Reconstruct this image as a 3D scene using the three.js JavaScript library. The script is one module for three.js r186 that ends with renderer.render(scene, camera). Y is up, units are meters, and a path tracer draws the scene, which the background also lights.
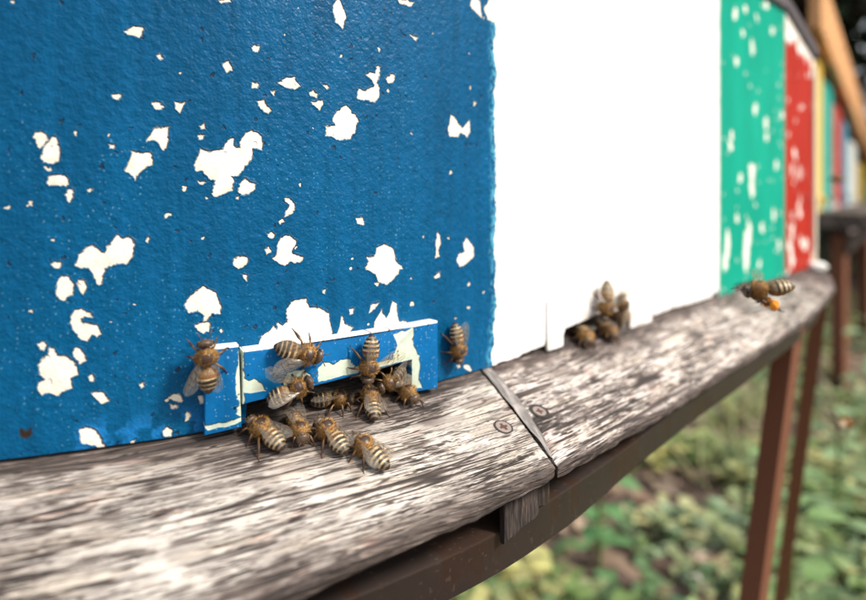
import * as THREE from 'three';
import { mergeGeometries, toCreasedNormals, mergeVertices } from 'three/addons/utils/BufferGeometryUtils.js';

// ------------------------------------------------------------------ camera, sky, sun, exposure
const scene = new THREE.Scene();
const renderer = new THREE.WebGLRenderer({ antialias: true });
renderer.toneMapping = THREE.LinearToneMapping;
renderer.toneMappingExposure = 2.3;
renderer.shadowMap.enabled = true;
renderer.shadowMap.type = THREE.PCFSoftShadowMap;
const camera = new THREE.PerspectiveCamera(53.13, 1024 / 709, 0.004, 200);
camera.position.set(0, 0.0545, 0);
camera.setViewOffset(1024, 709, 0, 130, 1024, 709);
camera.focus = 0.142;
camera.userData.fStop = 7.5;
camera.updateProjectionMatrix();

const SUN = new THREE.Vector3(0.72, 0.68, 0.24).normalize();
const sun = new THREE.DirectionalLight(0xfff4e4, 2.35);
sun.position.copy(SUN).multiplyScalar(6); sun.target.position.set(0.1, 0, -0.25);
sun.castShadow = true; sun.shadow.radius = 22; sun.shadow.mapSize.set(2048, 2048);
Object.assign(sun.shadow.camera, { left: -3, right: 3, top: 3, bottom: -3, near: 0.1, far: 20 });
scene.add(sun, sun.target);
{ // bright overcast sky, thinner towards the sun
  const w = 256, h = 128, a = new Float32Array(w * h * 4);
  for (let j = 0; j < h; j++) for (let i = 0; i < w; i++) {
    const v = (j + 0.5) / h, u = (i + 0.5) / w, el = (v - 0.5) * Math.PI, az = (u - 0.5) * 2 * Math.PI;
    const d = [Math.cos(el) * Math.cos(az), Math.sin(el), Math.cos(el) * Math.sin(az)];
    const c = d[0] * SUN.x + d[1] * SUN.y + d[2] * SUN.z;
    const up = Math.max(0, d[1]);
    let L = 0.24 + 0.17 * up + 0.75 * Math.exp(-(1 - c) * 5);
    if (d[1] < 0) L *= Math.max(0.15, 1 + d[1] * 4);
    const o = (j * w + i) * 4;
    a[o] = L * 0.96; a[o + 1] = L * 1.0; a[o + 2] = L * (1.1 - 0.08 * Math.max(0, c)); a[o + 3] = 1;
  }
  const t = new THREE.DataTexture(a, w, h, THREE.RGBAFormat, THREE.FloatType);
  t.mapping = THREE.EquirectangularReflectionMapping; t.magFilter = THREE.LinearFilter; t.minFilter = THREE.LinearFilter; t.needsUpdate = true;
  scene.background = t; scene.environment = t;
}

// ------------------------------------------------------------------ helpers
let seed = 7;
const rnd = () => { seed = (seed * 1664525 + 1013904223) >>> 0; return seed / 4294967296; };
const rr = (a, b) => a + (b - a) * rnd();
const clamp = (x, a = 0, b = 1) => Math.min(b, Math.max(a, x));
const sm = (a, b, x) => { const t = clamp((x - a) / (b - a)); return t * t * (3 - 2 * t); };
const mix = (a, b, t) => a + (b - a) * t;
const hsh = (i, j) => { let n = Math.imul(i, 374761393) + Math.imul(j, 668265263); n = Math.imul(n ^ (n >>> 13), 1274126177); return ((n ^ (n >>> 16)) >>> 0) / 4294967296; };
function noise(x, y) {
  const i = Math.floor(x), j = Math.floor(y), fx = x - i, fy = y - j, u = fx * fx * (3 - 2 * fx), v = fy * fy * (3 - 2 * fy);
  return mix(mix(hsh(i, j), hsh(i + 1, j), u), mix(hsh(i, j + 1), hsh(i + 1, j + 1), u), v);
}
function dots(x, y, p, r) { // scattered round spots: chance p per cell, radius r of a cell
  const i = Math.floor(x), j = Math.floor(y); if (hsh(i + 911, j - 77) > p) return 0; const s = r * (0.45 + 0.55 * hsh(i, j + 501)), d = Math.hypot(x - i - 0.5 - (hsh(i + 5, j) - 0.5) * 0.4, (y - j - 0.5 - (hsh(i, j + 9) - 0.5) * 0.4) * (0.8 + 0.5 * hsh(j, i)));
  return 1 - sm(s * 0.7, s, d);
}
function fbm(x, y, o = 4) { let s = 0, a = 0.5, n = 0; for (let k = 0; k < o; k++) { s += a * noise(x, y); n += a; a *= 0.5; x = x * 2.03 + 17.3; y = y * 2.03 + 9.1; } return s / n; }
const lut = (tab) => (x) => { let k = 0; while (k < tab.length - 2 && x > tab[k + 1][0]) k++; const [x0, y0] = tab[k], [x1, y1] = tab[k + 1]; return mix(y0, y1, clamp((x - x0) / (x1 - x0))); };
const taken = {};
const numbered = (n) => { const k = taken[n] = (taken[n] ?? -1) + 1; return k ? n + '_' + String(k).padStart(3, '0') : n; };
function thing(name, label, category, group) { const o = new THREE.Group(); o.name = numbered(name); o.userData = { label, category }; if (group) o.userData.group = group; scene.add(o); return o; }
function put(name, geo, mat, parent) { // geometry in millimetres of the place
  geo.scale(0.001, 0.001, 0.001);
  const m = new THREE.Mesh(geo, mat); m.name = name; m.castShadow = m.receiveShadow = true; (parent || scene).add(m); return m;
}
function settle(g) { // move a thing's origin to its base
  const b = new THREE.Box3().setFromObject(g), p = new THREE.Vector3((b.min.x + b.max.x) / 2, b.min.y, (b.min.z + b.max.z) / 2);
  g.position.copy(p); g.children.forEach((c) => c.position.sub(p)); return g;
}
// textures: f(i, j) fills [r, g, b] (linear, 0..1) and a height
const toS = (c) => Math.round(255 * clamp(c <= 0.0031308 ? 12.92 * c : 1.055 * Math.pow(c, 1 / 2.4) - 0.055));
function paintTex(w, h, f, bump = true, rough = false) {
  const col = new Uint8Array(w * h * 4), bm = bump ? new Uint8Array(w * h * 4) : null, o = [0, 0, 0, 0, 0];
  for (let j = 0; j < h; j++) for (let i = 0; i < w; i++) {
    f((i + 0.5) / w, (j + 0.5) / h, o); const k = (j * w + i) * 4;
    col[k] = toS(o[0]); col[k + 1] = toS(o[1]); col[k + 2] = toS(o[2]); col[k + 3] = 255;
    if (bm) { bm[k] = bm[k + 2] = Math.round(255 * clamp(o[3])); bm[k + 1] = rough ? Math.round(255 * clamp(o[4])) : bm[k]; bm[k + 3] = 255; }
  }
  const mk = (d, s) => { const t = new THREE.DataTexture(d, w, h, THREE.RGBAFormat); t.magFilter = THREE.LinearFilter; t.minFilter = THREE.LinearMipmapLinearFilter; t.generateMipmaps = true; t.wrapS = t.wrapT = THREE.MirroredRepeatWrapping; if (s) t.colorSpace = THREE.SRGBColorSpace; t.needsUpdate = true; return t; };
  return { map: mk(col, true), bump: bm && mk(bm, false) };
}
function grid(nu, nv, f) { // indexed surface, f(i, j) -> [x, y, z, u, v]
  const p = [], t = [], ix = [];
  for (let i = 0; i <= nu; i++) for (let j = 0; j <= nv; j++) { const q = f(i, j); p.push(q[0], q[1], q[2]); t.push(q[3] || 0, q[4] || 0); }
  for (let i = 0; i < nu; i++) for (let j = 0; j < nv; j++) { const a = i * (nv + 1) + j, b = a + nv + 1; ix.push(a, b, a + 1, b, b + 1, a + 1); }
  const g = new THREE.BufferGeometry(); g.setAttribute('position', new THREE.Float32BufferAttribute(p, 3)); g.setAttribute('uv', new THREE.Float32BufferAttribute(t, 2)); g.setIndex(ix); g.computeVertexNormals(); return g;
}
// the plan of the hive row: a line that bows away from the viewer, s = millimetres along it
const WS = [], DS = 0.5, S0 = -140, S1 = 480;
const head = (s) => (43.6 - 27 * Math.pow(clamp((125 - s) / 125, 0, 1.25), 1.3)) * Math.PI / 180;
{ let x = 0, z = 0; for (let s = S0; s <= S1; s += DS) { WS.push([x, z]); const t = head(s + DS / 2); x += Math.cos(t) * DS; z += Math.sin(t) * DS; }
  const [ox, oz] = WS[(125 - S0) / DS]; for (const w of WS) { w[0] += 19.6 - ox; w[1] += 184 - oz; } }
function W(s, d, y) { // s along the row, d out from the wall, y up -> place in mm
  const k = clamp((s - S0) / DS, 0, WS.length - 1.001), i = Math.floor(k), f = k - i, t = head(s);
  const x = mix(WS[i][0], WS[i + 1][0], f), z = mix(WS[i][1], WS[i + 1][1], f);
  return [x + d * Math.sin(t), y, -(z - d * Math.cos(t))];
}
const V = (a) => new THREE.Vector3(a[0], a[1], a[2]);
// sweep a closed section [d, y] along the row
function sweep(s0, s1, n, section, uv, crease = 0.6, map = W) {
  const pos = [], tex = [], rows = [];
  for (let i = 0; i <= n; i++) { const s = mix(s0, s1, i / n); rows.push(section(s).map(([d, y]) => [map(s, d, y), uv ? uv(s, d, y) : [s / 100, (y + d) / 100]])); }
  const tri = (a, b, c) => { for (const q of [a, b, c]) { pos.push(...q[0]); tex.push(...q[1]); } };
  const m = rows[0].length;
  for (let i = 0; i < n; i++) for (let j = 0; j < m; j++) { const a = rows[i][j], b = rows[i + 1][j], c = rows[i + 1][(j + 1) % m], d = rows[i][(j + 1) % m]; tri(a, b, c); tri(a, c, d); }
  for (const [r, flip] of [[rows[0], 0], [rows[n], 1]]) { const ce = [[0, 1, 2].map((k) => r.reduce((q, p) => q + p[0][k], 0) / m), r[0][1]]; for (let j = 0; j < m; j++) flip ? tri(ce, r[(j + 1) % m], r[j]) : tri(ce, r[j], r[(j + 1) % m]); }
  const g = new THREE.BufferGeometry(); g.setAttribute('position', new THREE.Float32BufferAttribute(pos, 3)); g.setAttribute('uv', new THREE.Float32BufferAttribute(tex, 2)); return toCreasedNormals(g, crease);
}
const rect = (d0, d1, y0, y1, b = 0.3) => [[d0 + b, y0], [d1 - b, y0], [d1, y0 + b], [d1, y1 - b], [d1 - b, y1], [d0 + b, y1], [d0, y1 - b], [d0, y0 + b]];
const paintMat = (t, r, bs, x = {}) => new THREE.MeshPhysicalMaterial({ color: 0xffffff, roughness: r, map: t.map, bumpMap: t.bump, bumpScale: bs, specularIntensity: 0.24, ...x });
const std = (c, r = 0.8, x = {}) => new THREE.MeshStandardMaterial({ color: Array.isArray(c) ? new THREE.Color().setRGB(...c) : c, roughness: r, ...x });

// ------------------------------------------------------------------ weathered wood
function woodTex(w, h, len, wid, sd, o) { // fibres along the length, mm
  return paintTex(w, h, (u, v, out) => {
    const s = u * len + sd * 531, d = v * wid;
    const q = d + 4.5 * (fbm(s * 0.012, d * 0.05 + sd, 2) - 0.5) + 0.35 * noise(s * 0.09, d * 0.5);
    const f1 = noise(s * 0.08, q * 1.4), f2 = noise(s * 0.15 + 7, q * 3.1), f3 = noise(s * 0.32 + 3, q * 6.2), f4 = noise(s * 0.9, q * 10);
    const t = 0.14 * f1 + 0.26 * f2 + 0.34 * f3 + 0.26 * f4;           // fibre ridge height
    const rg = 1 - Math.abs(2 * noise(s * 0.025 + 40, q * 0.8) - 1), crack = sm(0.84, 0.98, rg) * sm(0.45, 0.62, noise(s * 0.06, q * 0.5 + 9));
    const rg2 = 1 - Math.abs(2 * noise(s * 0.08 + 80, q * 3.2) - 1), crack2 = sm(0.72, 0.97, rg2) * sm(0.45, 0.62, noise(s * 0.13 + 5, q * 1.1));
    const rg3 = 1 - Math.abs(2 * noise(s * 0.045 + 20, q * 4.4) - 1), line = sm(0.8, 0.97, rg3) * sm(0.35, 0.6, noise(s * 0.1 + 55, q * 1.7));
    const blot = fbm(s * 0.055, d * 0.13 + 30 + sd, 3), patch = fbm(s * 0.14 + 11, d * 0.26 + sd * 7, 3);
    let L = sm(0.32, 0.62, t + 0.42 * (blot - 0.5) + 0.26 * (patch - 0.5) + (o.shift || 0));
    const dirtShade = clamp((o.dirtShade ? o.dirtShade(u * len, d) : 0) + 0.5 * sm(0.5, 0.72, patch) * (o.blot ?? 1));
    L *= 1 - 0.82 * dirtShade * clamp(0.35 + 1.1 * f2);
    L *= 1 - 0.92 * Math.max(crack, 0.85 * crack2, 0.8 * line);
    const warm = sm(0.5, 0.75, noise(s * 0.08 + 3, q * 0.5));
    const pink = sm(0.78, 0.84, noise(s * 0.16 + 90, q * 0.6 + 4) * (0.7 + 0.4 * f3)) * 0.22;
    const lo = [0.018, 0.012, 0.011], mid = [0.14, 0.108, 0.094], hi = [0.58, 0.535 - 0.02 * warm, 0.49 - 0.05 * warm];
    for (let k = 0; k < 3; k++) { const c = L < 0.45 ? mix(lo[k], mid[k], L / 0.45) : mix(mid[k], hi[k], (L - 0.45) / 0.55); out[k] = mix(c, c * [1.5, 0.85, 0.7][k], pink); }
    if (o.tint) for (let k = 0; k < 3; k++) out[k] *= o.tint[k];
    out[3] = clamp(0.25 + 0.6 * t - 0.5 * crack - 0.28 * crack2 - 0.2 * line);
  });
}

// ------------------------------------------------------------------ landing board in two lengths
const TAN = Math.tan(20 * Math.PI / 180), COS = Math.cos(20 * Math.PI / 180), SIN = Math.sin(20 * Math.PI / 180);
const depthLut = lut([[-140, 40], [49, 39.2], [61, 38], [76, 36.7], [110, 35.3], [168, 35.2], [231, 33.5], [299, 31.5], [336, 29.7], [390, 25.5], [430, 20.5], [455, 13], [472, 6.5]]);
const lift = (s) => 0.9 * Math.exp(-(((s - 62) / 26) ** 2));
const boardY = (s, d) => lift(s) - TAN * d;
function boardAt(s, d) { // point and upward normal of the landing board
  const t = head(s); return { p: V(W(s, d, boardY(s, d))), n: new THREE.Vector3(Math.sin(t) * SIN, COS, Math.cos(t) * SIN) };
}
const edge = (s) => depthLut(s) + 0.5 * (fbm(s * 0.09, 3.3, 3) - 0.5) * 2 + 0.35 * (noise(s * 0.5, 8) - 0.5);
function boardGeo(sa, sb, n, sd, vw, thick) { // sa(d), sb(d): skewed ends
  const NT = 120, NF = 8, NB = 4, D0 = -9;
  const sect = (t) => { const out = []; const sMid = mix(sa(15), sb(15), t), dm = edge(sMid);
    for (let j = 0; j <= NT; j++) { const d = mix(D0, dm, j / NT), s = mix(sa(d), sb(d), t);
      const q = d + 2.2 * (fbm(s * 0.011, d * 0.05 + sd, 2) - 0.5) * 3;
      const fl = sm(2.4, 5, Math.hypot(s - 105.5, d - 19.8)) * sm(2.4, 5, Math.hypot(s - 120.4, d - 19.4));
      let y = boardY(s, d) + fl * (0.22 * (fbm(s * 0.06 + sd * 9, q * 0.75, 3) - 0.5) + 0.5 * (fbm(s * 0.012, d * 0.07 + sd, 2) - 0.5));
      const rg = 1 - Math.abs(2 * noise((s + sd * 531) * 0.017 + 40, q * 0.85) - 1); y -= 0.28 * fl * sm(0.86, 1, rg);
      const e = dm - d; if (e < 0.6) y -= 0.9 * (0.6 - e) * (0.6 - e);
      const ee = Math.min(t, 1 - t) * (sb(15) - sa(15)); if (ee < 0.8) y -= 0.4 * (0.8 - ee);
      out.push([s, d, y, (d - D0)]); }
    const yT = boardY(sMid, dm) - 0.42;
    for (let j = 1; j <= NF; j++) { const f = j / NF, rag = 0.5 * (noise(sMid * 0.35, f * 3.2 + sd) - 0.5) - 0.4 * Math.max(0, f - 0.7); out.push([mix(sa(dm), sb(dm), t), dm + rag - 0.35 * f, yT - thick * f, dm - D0 + thick * f]); }
    for (let j = 1; j <= NB; j++) { const d = mix(dm - 0.5, D0, j / NB), s = mix(sa(d), sb(d), t); out.push([s, d, boardY(s, d) - thick - 0.7, dm - D0 + thick + (dm - d)]); }
    return out; };
  const rows = []; for (let i = 0; i <= n; i++) rows.push(sect(i / n));
  const g = grid(n, rows[0].length - 1, (i, j) => { const [s, d, y, pv] = rows[i][j]; return [...W(s, d, y), i / n, pv / vw]; });
  const caps = [];
  for (const [r, fl] of [[rows[0], 0], [rows[n], 1]]) { const P = r.map(([s, d, y, pv], k) => [...W(s, d, y), fl + 0.002, pv / vw]), c = [...W(r[60][0], r[60][1], r[60][2] - thick / 2), fl, 0.5];
    caps.push(grid(1, P.length - 1, (i, j) => (i ^ fl ? P[j] : c))); }
  return mergeGeometries([g, ...caps]);
}
{
  const darken1 = (s, d) => 0.95 * Math.exp(-(((s - 75 - 62) / 34) ** 2)) * (1 - sm(6, 24, d - 9 + 5 * noise(s * 0.1, d * 0.2))) * (0.6 + 0.7 * noise(s * 0.15, d * 0.3)) + 0.75 * (1 - sm(1, 5, d - 9)) + 0.5 * sm(-4, 0.5, d - 9 - depthLut(s - 72) + 4 * noise(s * 0.05, 2)) + 0.75 * sm(-0.6, 0.6, d - 9 - depthLut(s - 72) + noise(s * 0.2, 2)) + 0.2 * (1 - sm(60, 130, s));  // entrance stain, and darker at the wall foot, front edge and left end
  const t1 = woodTex(2048, 1024, 195, 60, 1, { dirtShade: (s, d) => darken1(s, d), shift: 0.075, blot: 0.6 });
  const t2 = woodTex(2048, 640, 360, 60, 2, { dirtShade: (s, d) => 0.8 * (1 - sm(2, 9, d - 9 + 4 * noise(s * 0.05, 1))) * (1 - 0.3 * sm(100, 200, s)) + 0.5 * sm(240, 330, s) + 0.75 * sm(-0.6, 0.6, d - 9 - depthLut(s + 116) + noise(s * 0.2, 2)) + 0.8 * Math.exp(-(((s - 68) / 26) ** 2)) * (1 - sm(8, 17, d - 9 + 4 * noise(s * 0.2, d * 0.2))), shift: 0.06, blot: 0.95, tint: [0.98, 0.97, 1.0] });  // dirt, darker edges, and painted shade under the white hive entrance
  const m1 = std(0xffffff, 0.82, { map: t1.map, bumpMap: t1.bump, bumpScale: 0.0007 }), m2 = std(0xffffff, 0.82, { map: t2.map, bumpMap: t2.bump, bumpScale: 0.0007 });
  const screwSteel = std([0.27, 0.225, 0.21], 0.42, { metalness: 0.35 }), rust = std([0.09, 0.035, 0.02], 0.9);
  const screw = (parent, s, d, deep, spin, r) => {
    const { p, n } = boardAt(s, d), sh = new THREE.Shape(); sh.absarc(0, 0, r, 0, Math.PI * 2, false);
    const cr = new THREE.Path(), a = r * 0.2, b = r * 0.6, c = r * 0.26;
    [[a, b], [a * 0.8, b], [-a * 0.8, b], [-a, c], [-c, a], [-b, a * 0.8], [-b, -a * 0.8], [-c, -a], [-a, -c], [-a * 0.8, -b], [a * 0.8, -b], [a, -c], [c, -a], [b, -a * 0.8], [b, a * 0.8], [c, a], [a, c]].forEach(([x, y], k) => (k ? cr.lineTo(x, y) : cr.moveTo(x, y)));
    sh.holes.push(cr);
    const g = new THREE.ExtrudeGeometry(sh, { depth: 0.5, bevelEnabled: true, bevelSize: 0.12, bevelThickness: 0.12, bevelOffset: -0.12, bevelSegments: 2, curveSegments: 28 });
    const q = new THREE.Quaternion().setFromUnitVectors(new THREE.Vector3(0, 0, 1), n), m = new THREE.Matrix4().compose(p.clone().addScaledVector(n, -0.5 - deep), q, new THREE.Vector3(1, 1, 1)).multiply(new THREE.Matrix4().makeRotationZ(spin));
    g.applyMatrix4(m); const o = put('screw', g, screwSteel, parent);
    const rec = new THREE.CylinderGeometry(r * 0.85, r * 0.4, 0.3, 16).rotateX(Math.PI / 2).translate(0, 0, 0.33).applyMatrix4(m); put('recess', rec, rust, o);
    const ring = new THREE.RingGeometry(r * 0.99, r * (s > 115 ? 1.5 : 1.22), 30, 1).translate(0, 0, 0.5 + deep + 0.1 + 0.1).applyMatrix4(m); put('rim', ring, std([0.03, 0.022, 0.02], 0.9), o);
    return o;
  };
  const b1 = thing('landing_board', 'long weathered grey plank under the blue hive front, where the bees gather', 'landing board', 'landing boards along the front of the near hives');
  put('plank', boardGeo((d) => -72, (d) => 118.2 - 0.31 * d, 300, 1, 60, 2.6), m1, b1); screw(b1, 105.5, 19.8, -0.14, 0.5, 2.15); settle(b1);
  const b2 = thing('landing_board', 'weathered plank with a rounded far end under the white, green and red fronts', 'landing board', 'landing boards along the front of the near hives');
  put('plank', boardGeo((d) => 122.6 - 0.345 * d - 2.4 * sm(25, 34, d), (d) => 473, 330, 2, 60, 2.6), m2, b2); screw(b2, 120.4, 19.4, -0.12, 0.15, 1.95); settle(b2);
  const st = thing('joint_strip', 'thin grey wood sliver filling the slanted joint between the two planks', 'wooden strip');
  const t3 = paintTex(256, 64, (u, v, o) => { const n = fbm(u * 14, v * 40, 4), m = fbm(u * 5 + 3, v * 9, 3), k = 0.13 + 0.22 * sm(0.35, 0.7, n * 0.6 + m * 0.4); o[0] = k; o[1] = k * 0.9; o[2] = k * 0.86; o[3] = 0.3 + 0.5 * n; });
  put('strip', grid(8, 60, (i, j) => { const d = mix(-6, 33.2, j / 60), a = 118.2 - 0.31 * d + 0.5 + 0.8 * noise(d * 0.22, 4), b = 122.6 - 0.345 * d - 2.4 * sm(25, 34, d) + 1.1 * noise(d * 0.13, 6) * (1 - sm(20, 32, d)), f = i / 8, s = mix(a, b, f); const wv = 0.5 * Math.sin(d * 0.17); return [...W(s + wv * 0.4, d, boardY(s, d) + 0.12 + 0.4 * (noise(d * 0.4, f * 3) - 0.5)), j / 60, f * 0.12]; }), std([1, 1, 1], 0.6, { map: t3.map, bumpMap: t3.bump, bumpScale: 0.0003 }), st);
  put('backing', sweep(104, 125, 4, () => [[-8, 8 * TAN - 4], [31, -31 * TAN - 4], [31, -31 * TAN - 6], [-8, 8 * TAN - 6]]), std([0.03, 0.022, 0.018], 0.95), st);
  settle(st);
}

// ------------------------------------------------------------------ the near hives
// worn patches of the blue front, outlines in mm along the row and above the board
const BX = 2048, BY = 1700, chipC = document.createElement('canvas'); chipC.width = BX; chipC.height = BY;
const c2 = chipC.getContext('2d'); c2.fillStyle = '#000'; c2.fillRect(0, 0, BX, BY); c2.fillStyle = '#fff';
const poly = (ctx, fx, fy) => (...q) => { ctx.beginPath(); for (let k = 0; k < q.length; k += 2) k ? ctx.lineTo(fx(q[k]), fy(q[k + 1])) : ctx.moveTo(fx(q[0]), fy(q[1])); ctx.closePath(); ctx.fill(); };
const chip = poly(c2, (s) => (s + 14) / 139 * BX, (y) => y / 116 * BY);
chip(5.6, 65.1, 5.9, 66.1, 6.9, 66.6, 8, 66, 8.2, 64.8, 7.6, 63.6, 6.9, 63, 6.3, 63.9);
chip(8.9, 65.6, 9.6, 65.2, 9.9, 63.6, 10.5, 62, 10.1, 60.6, 8.9, 60, 7.6, 60.1, 7.1, 61.5, 7.5, 63.2, 8.3, 64.4);
chip(8, 56.3, 8.5, 57.5, 9.9, 57.8, 11.5, 57.1, 11.9, 55.9, 11.2, 55.5, 9.6, 55.7, 8.5, 55.5);
chip(11.7, 54.9, 12.5, 54.5, 12.7, 53.5, 12.2, 52.1, 11.5, 52.5, 11.3, 53.7);
chip(23.4, 62.7, 25.3, 62.6, 27.2, 62.5, 27.5, 60.9, 27.2, 60.1, 25.3, 58.7, 24.2, 57.5, 23.8, 56.6, 23.4, 57.9, 22.3, 58.7, 22.5, 60.4, 23, 61.5);
chip(19.1, 64.3, 19.9, 64.4, 20, 63.5, 19.3, 63.3);
chip(26.1, 64.7, 27.6, 67.9, 30.8, 68.3, 30.4, 64.4, 29.6, 63.1, 28.4, 64.8, 27.2, 65.2);
chip(21.9, 88.1, 24.2, 89.2, 25.8, 88.9, 24.9, 87.1, 22.7, 87.6);
chip(28.4, 83.6, 29.2, 83.9, 29.4, 82.9, 28.6, 82.6);
chip(41.4, 83.1, 43.1, 83.8, 43.6, 81.6, 42.3, 80.8);
chip(19.8, 74.5, 21.4, 74.7, 21.2, 73.5, 20.1, 73.5);
chip(27.1, 73, 28.4, 73.4, 29.6, 72.8, 29.2, 71.7, 27.6, 72);
chip(31.7, 73.6, 34, 73.7, 33.1, 71.5, 31.9, 72.3);
chip(48.2, 87.5, 49.8, 87.8, 49.6, 86.7, 48.3, 86.5);
chip(48.2, 79.2, 49.6, 79.1, 49.4, 78, 48.3, 78.1);
chip(40.6, 96.9, 43.1, 97.7, 43.4, 96.9, 41.2, 96.5);
chip(12.9, 39.2, 13.5, 41.6, 14.6, 42.6, 16, 42.9, 17.5, 42.3, 18.6, 41.8, 19.1, 43, 19.9, 44.7, 20.6, 45.2, 21.5, 44.6, 22.8, 44.7, 23.8, 43.3, 23.6, 40.4, 22.3, 39.2, 20.8, 39.4, 19.3, 38.9, 18.4, 38.5, 17.8, 37.1, 17.9, 35.4, 17.3, 34.9, 16.4, 36.3, 15.5, 38.4, 13.8, 38.6);
chip(9.8, 35, 10.1, 36.6, 11, 37.2, 12.2, 36.5, 12.8, 34.9, 12.6, 32.8, 11.5, 32.8, 11.3, 31.9, 10.3, 32.2, 9.6, 33.2);
chip(13.2, 35.3, 13.7, 36.1, 14.4, 36, 14.9, 34.3, 14.7, 33.1, 13.8, 33.8);
chip(12.1, 28.8, 12.6, 30.2, 13.8, 30.4, 15.6, 29.1, 16.2, 28.3, 14.9, 28.6, 13.8, 28.2, 13.8, 27.4, 15.6, 27.1, 16.7, 26.8, 17.6, 24.8, 16.7, 24.3, 16, 24.6, 15.3, 23.6, 13.8, 24.1, 12.8, 25.9, 12.2, 27.3);
chip(8.9, 39.5, 9.6, 40, 10.5, 39.8, 10.4, 38.7, 9.2, 38.6);
chip(25.9, 43.9, 26.5, 44.7, 26.8, 44.3, 26.3, 43.3);
chip(6.5, 19.4, 7.3, 20.7, 8.3, 21.3, 8.5, 22.7, 9.3, 22.2, 9.7, 21, 11.6, 20.8, 13, 19.2, 13.6, 18, 13.4, 16.8, 12, 16.3, 12.8, 14.1, 10.6, 13.6, 10.2, 13, 8.5, 13.8, 7.1, 13.5, 6.3, 14.5, 6.5, 15.9, 7.7, 16.3, 6.7, 17.5);
chip(12.4, 21.4, 13, 22.3, 14.3, 21.5, 15.1, 19.3, 14.1, 18.9, 13.2, 19.9);
chip(6.3, 23.6, 7.3, 24.2, 8.1, 23.2, 7.7, 22.3, 6.7, 22.6);
chip(15.1, 16.2, 15.7, 16.7, 16.4, 15.8, 16, 14.9, 15.4, 15.2);
chip(16, 12.7, 16.8, 13, 18.3, 12.2, 19.2, 10.8, 18, 10.2, 17, 11.2);
chip(13.8, 5.4, 15.1, 5.7, 16.6, 4.8, 17.6, 3, 18.5, 1.4, 17.8, 0.4, 16.6, 1.5, 15.3, 2.1, 14.3, 2.5, 14.1, 4.2);
chip(30.3, 9.4, 31, 10.3, 32.4, 10.3, 33.4, 8.9, 32.6, 8.4, 31.5, 9);
chip(33.6, 5.9, 34.2, 6.4, 35, 5.4, 34.7, 4.4, 33.9, 4.3);
chip(29.4, 2.8, 30.3, 3.6, 31.3, 2.7, 31, 1.5, 29.9, 1.5);
chip(24.7, 13.3, 25.6, 13.6, 25.8, 12.7, 25.2, 12.3);
chip(30.7, 8.1, 32.2, 8, 31.9, 7.2, 31, 7.3);
chip(36.1, 9, 37.3, 9.1, 37.8, 7.7, 36.8, 7.4);
chip(36, 60.2, 36.6, 62.2, 37.2, 63.7, 38.5, 63.1, 40.6, 63.2, 41.6, 64.1, 42.5, 65.7, 44, 66.7, 44.2, 64.2, 45.3, 64.7, 45.9, 66.8, 46.6, 67.9, 48, 68.5, 49.6, 67.6, 50.5, 65.4, 50.5, 64, 49.1, 64.4, 48, 64.1, 48.2, 62.8, 47.5, 60.7, 46.4, 60.4, 46.2, 59.1, 45.3, 57.9, 43.6, 57.7, 44.2, 56.5, 43.8, 54.5, 42.7, 54.3, 40.6, 53.2, 39.1, 53.8, 39.9, 56.5, 38.7, 57.2, 37.4, 58.9, 36.2, 58.9);
chip(45.3, 55.9, 46.2, 57.1, 47.3, 56.7, 48.7, 55.9, 48.7, 54.5, 47.3, 53.7, 45.8, 53.4, 45.1, 54.3);
chip(55.6, 52.4, 56.8, 52.7, 57.8, 51.4, 58.2, 49.7, 57.3, 49.1, 55.6, 48.4, 55.9, 50, 56.6, 51.2);
chip(54.2, 47.2, 55.2, 47.9, 55.5, 47.2, 54.7, 46.5);
chip(36.7, 68.9, 37.6, 69.1, 37.8, 68.2, 36.9, 68.1);
chip(36.3, 66.6, 37.8, 66.8, 37.7, 65.8, 36.5, 65.7);
chip(36.2, 56.9, 37.6, 56.6, 38.5, 56.3, 37.6, 55.9, 36.4, 56.3);
chip(44.7, 53.1, 45.3, 53.2, 45.1, 52.3, 44.7, 52.5);
chip(65.6, 70.3, 68.3, 70.7, 67.8, 72, 68.3, 73.6, 70.2, 75.2, 71.5, 75.5, 72.8, 74.9, 73, 74, 74.3, 73.6, 75.1, 71.8, 74.3, 70.6, 74.1, 69.4, 73, 68.2, 72.5, 67.3, 69.5, 66.9, 67.5, 67.7, 65.8, 68.1);
chip(74.5, 77.8, 75, 80.2, 76.2, 80, 78.3, 80.5, 79.4, 81.5, 78.6, 82.9, 76.9, 83.6, 78.3, 84.6, 79.5, 84.4, 79.9, 86.3, 81, 86.5, 80.9, 84.3, 80.2, 82.1, 81.1, 80.5, 80.9, 78.6, 79.5, 77.1, 77.8, 77.6, 76.2, 77.2);
chip(82.7, 83.8, 84.4, 85, 85.6, 84.9, 85.3, 83.4, 83.8, 82.3, 83.2, 83);
chip(61.8, 77.8, 62.7, 78.6, 63.9, 77.8, 63.2, 77, 62.2, 77.1);
chip(62.3, 75.4, 63.7, 76.4, 65.3, 76.6, 65.6, 75.5, 64.4, 73.8, 63.2, 74.8);
chip(65.1, 80.3, 66.3, 80.6, 66.8, 79.6, 66.1, 79.3);
chip(76.7, 35, 77.5, 36.1, 77.2, 37.4, 79.6, 37.5, 80.3, 39.9, 82.8, 40.5, 85.3, 39, 86.1, 35.8, 87.7, 34.2, 87.2, 32.4, 84.9, 31.3, 83.5, 29.8, 80.6, 30.8, 79.9, 32.7);
chip(99.4, 40, 100.3, 42.7, 101.1, 41.9, 101.5, 39.6, 100.4, 37.7, 101.1, 36, 99.4, 35.8, 99.7, 38.1);
chip(98.9, 30.7, 100.9, 31.8, 100.9, 30.3, 99.6, 29.8);
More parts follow.
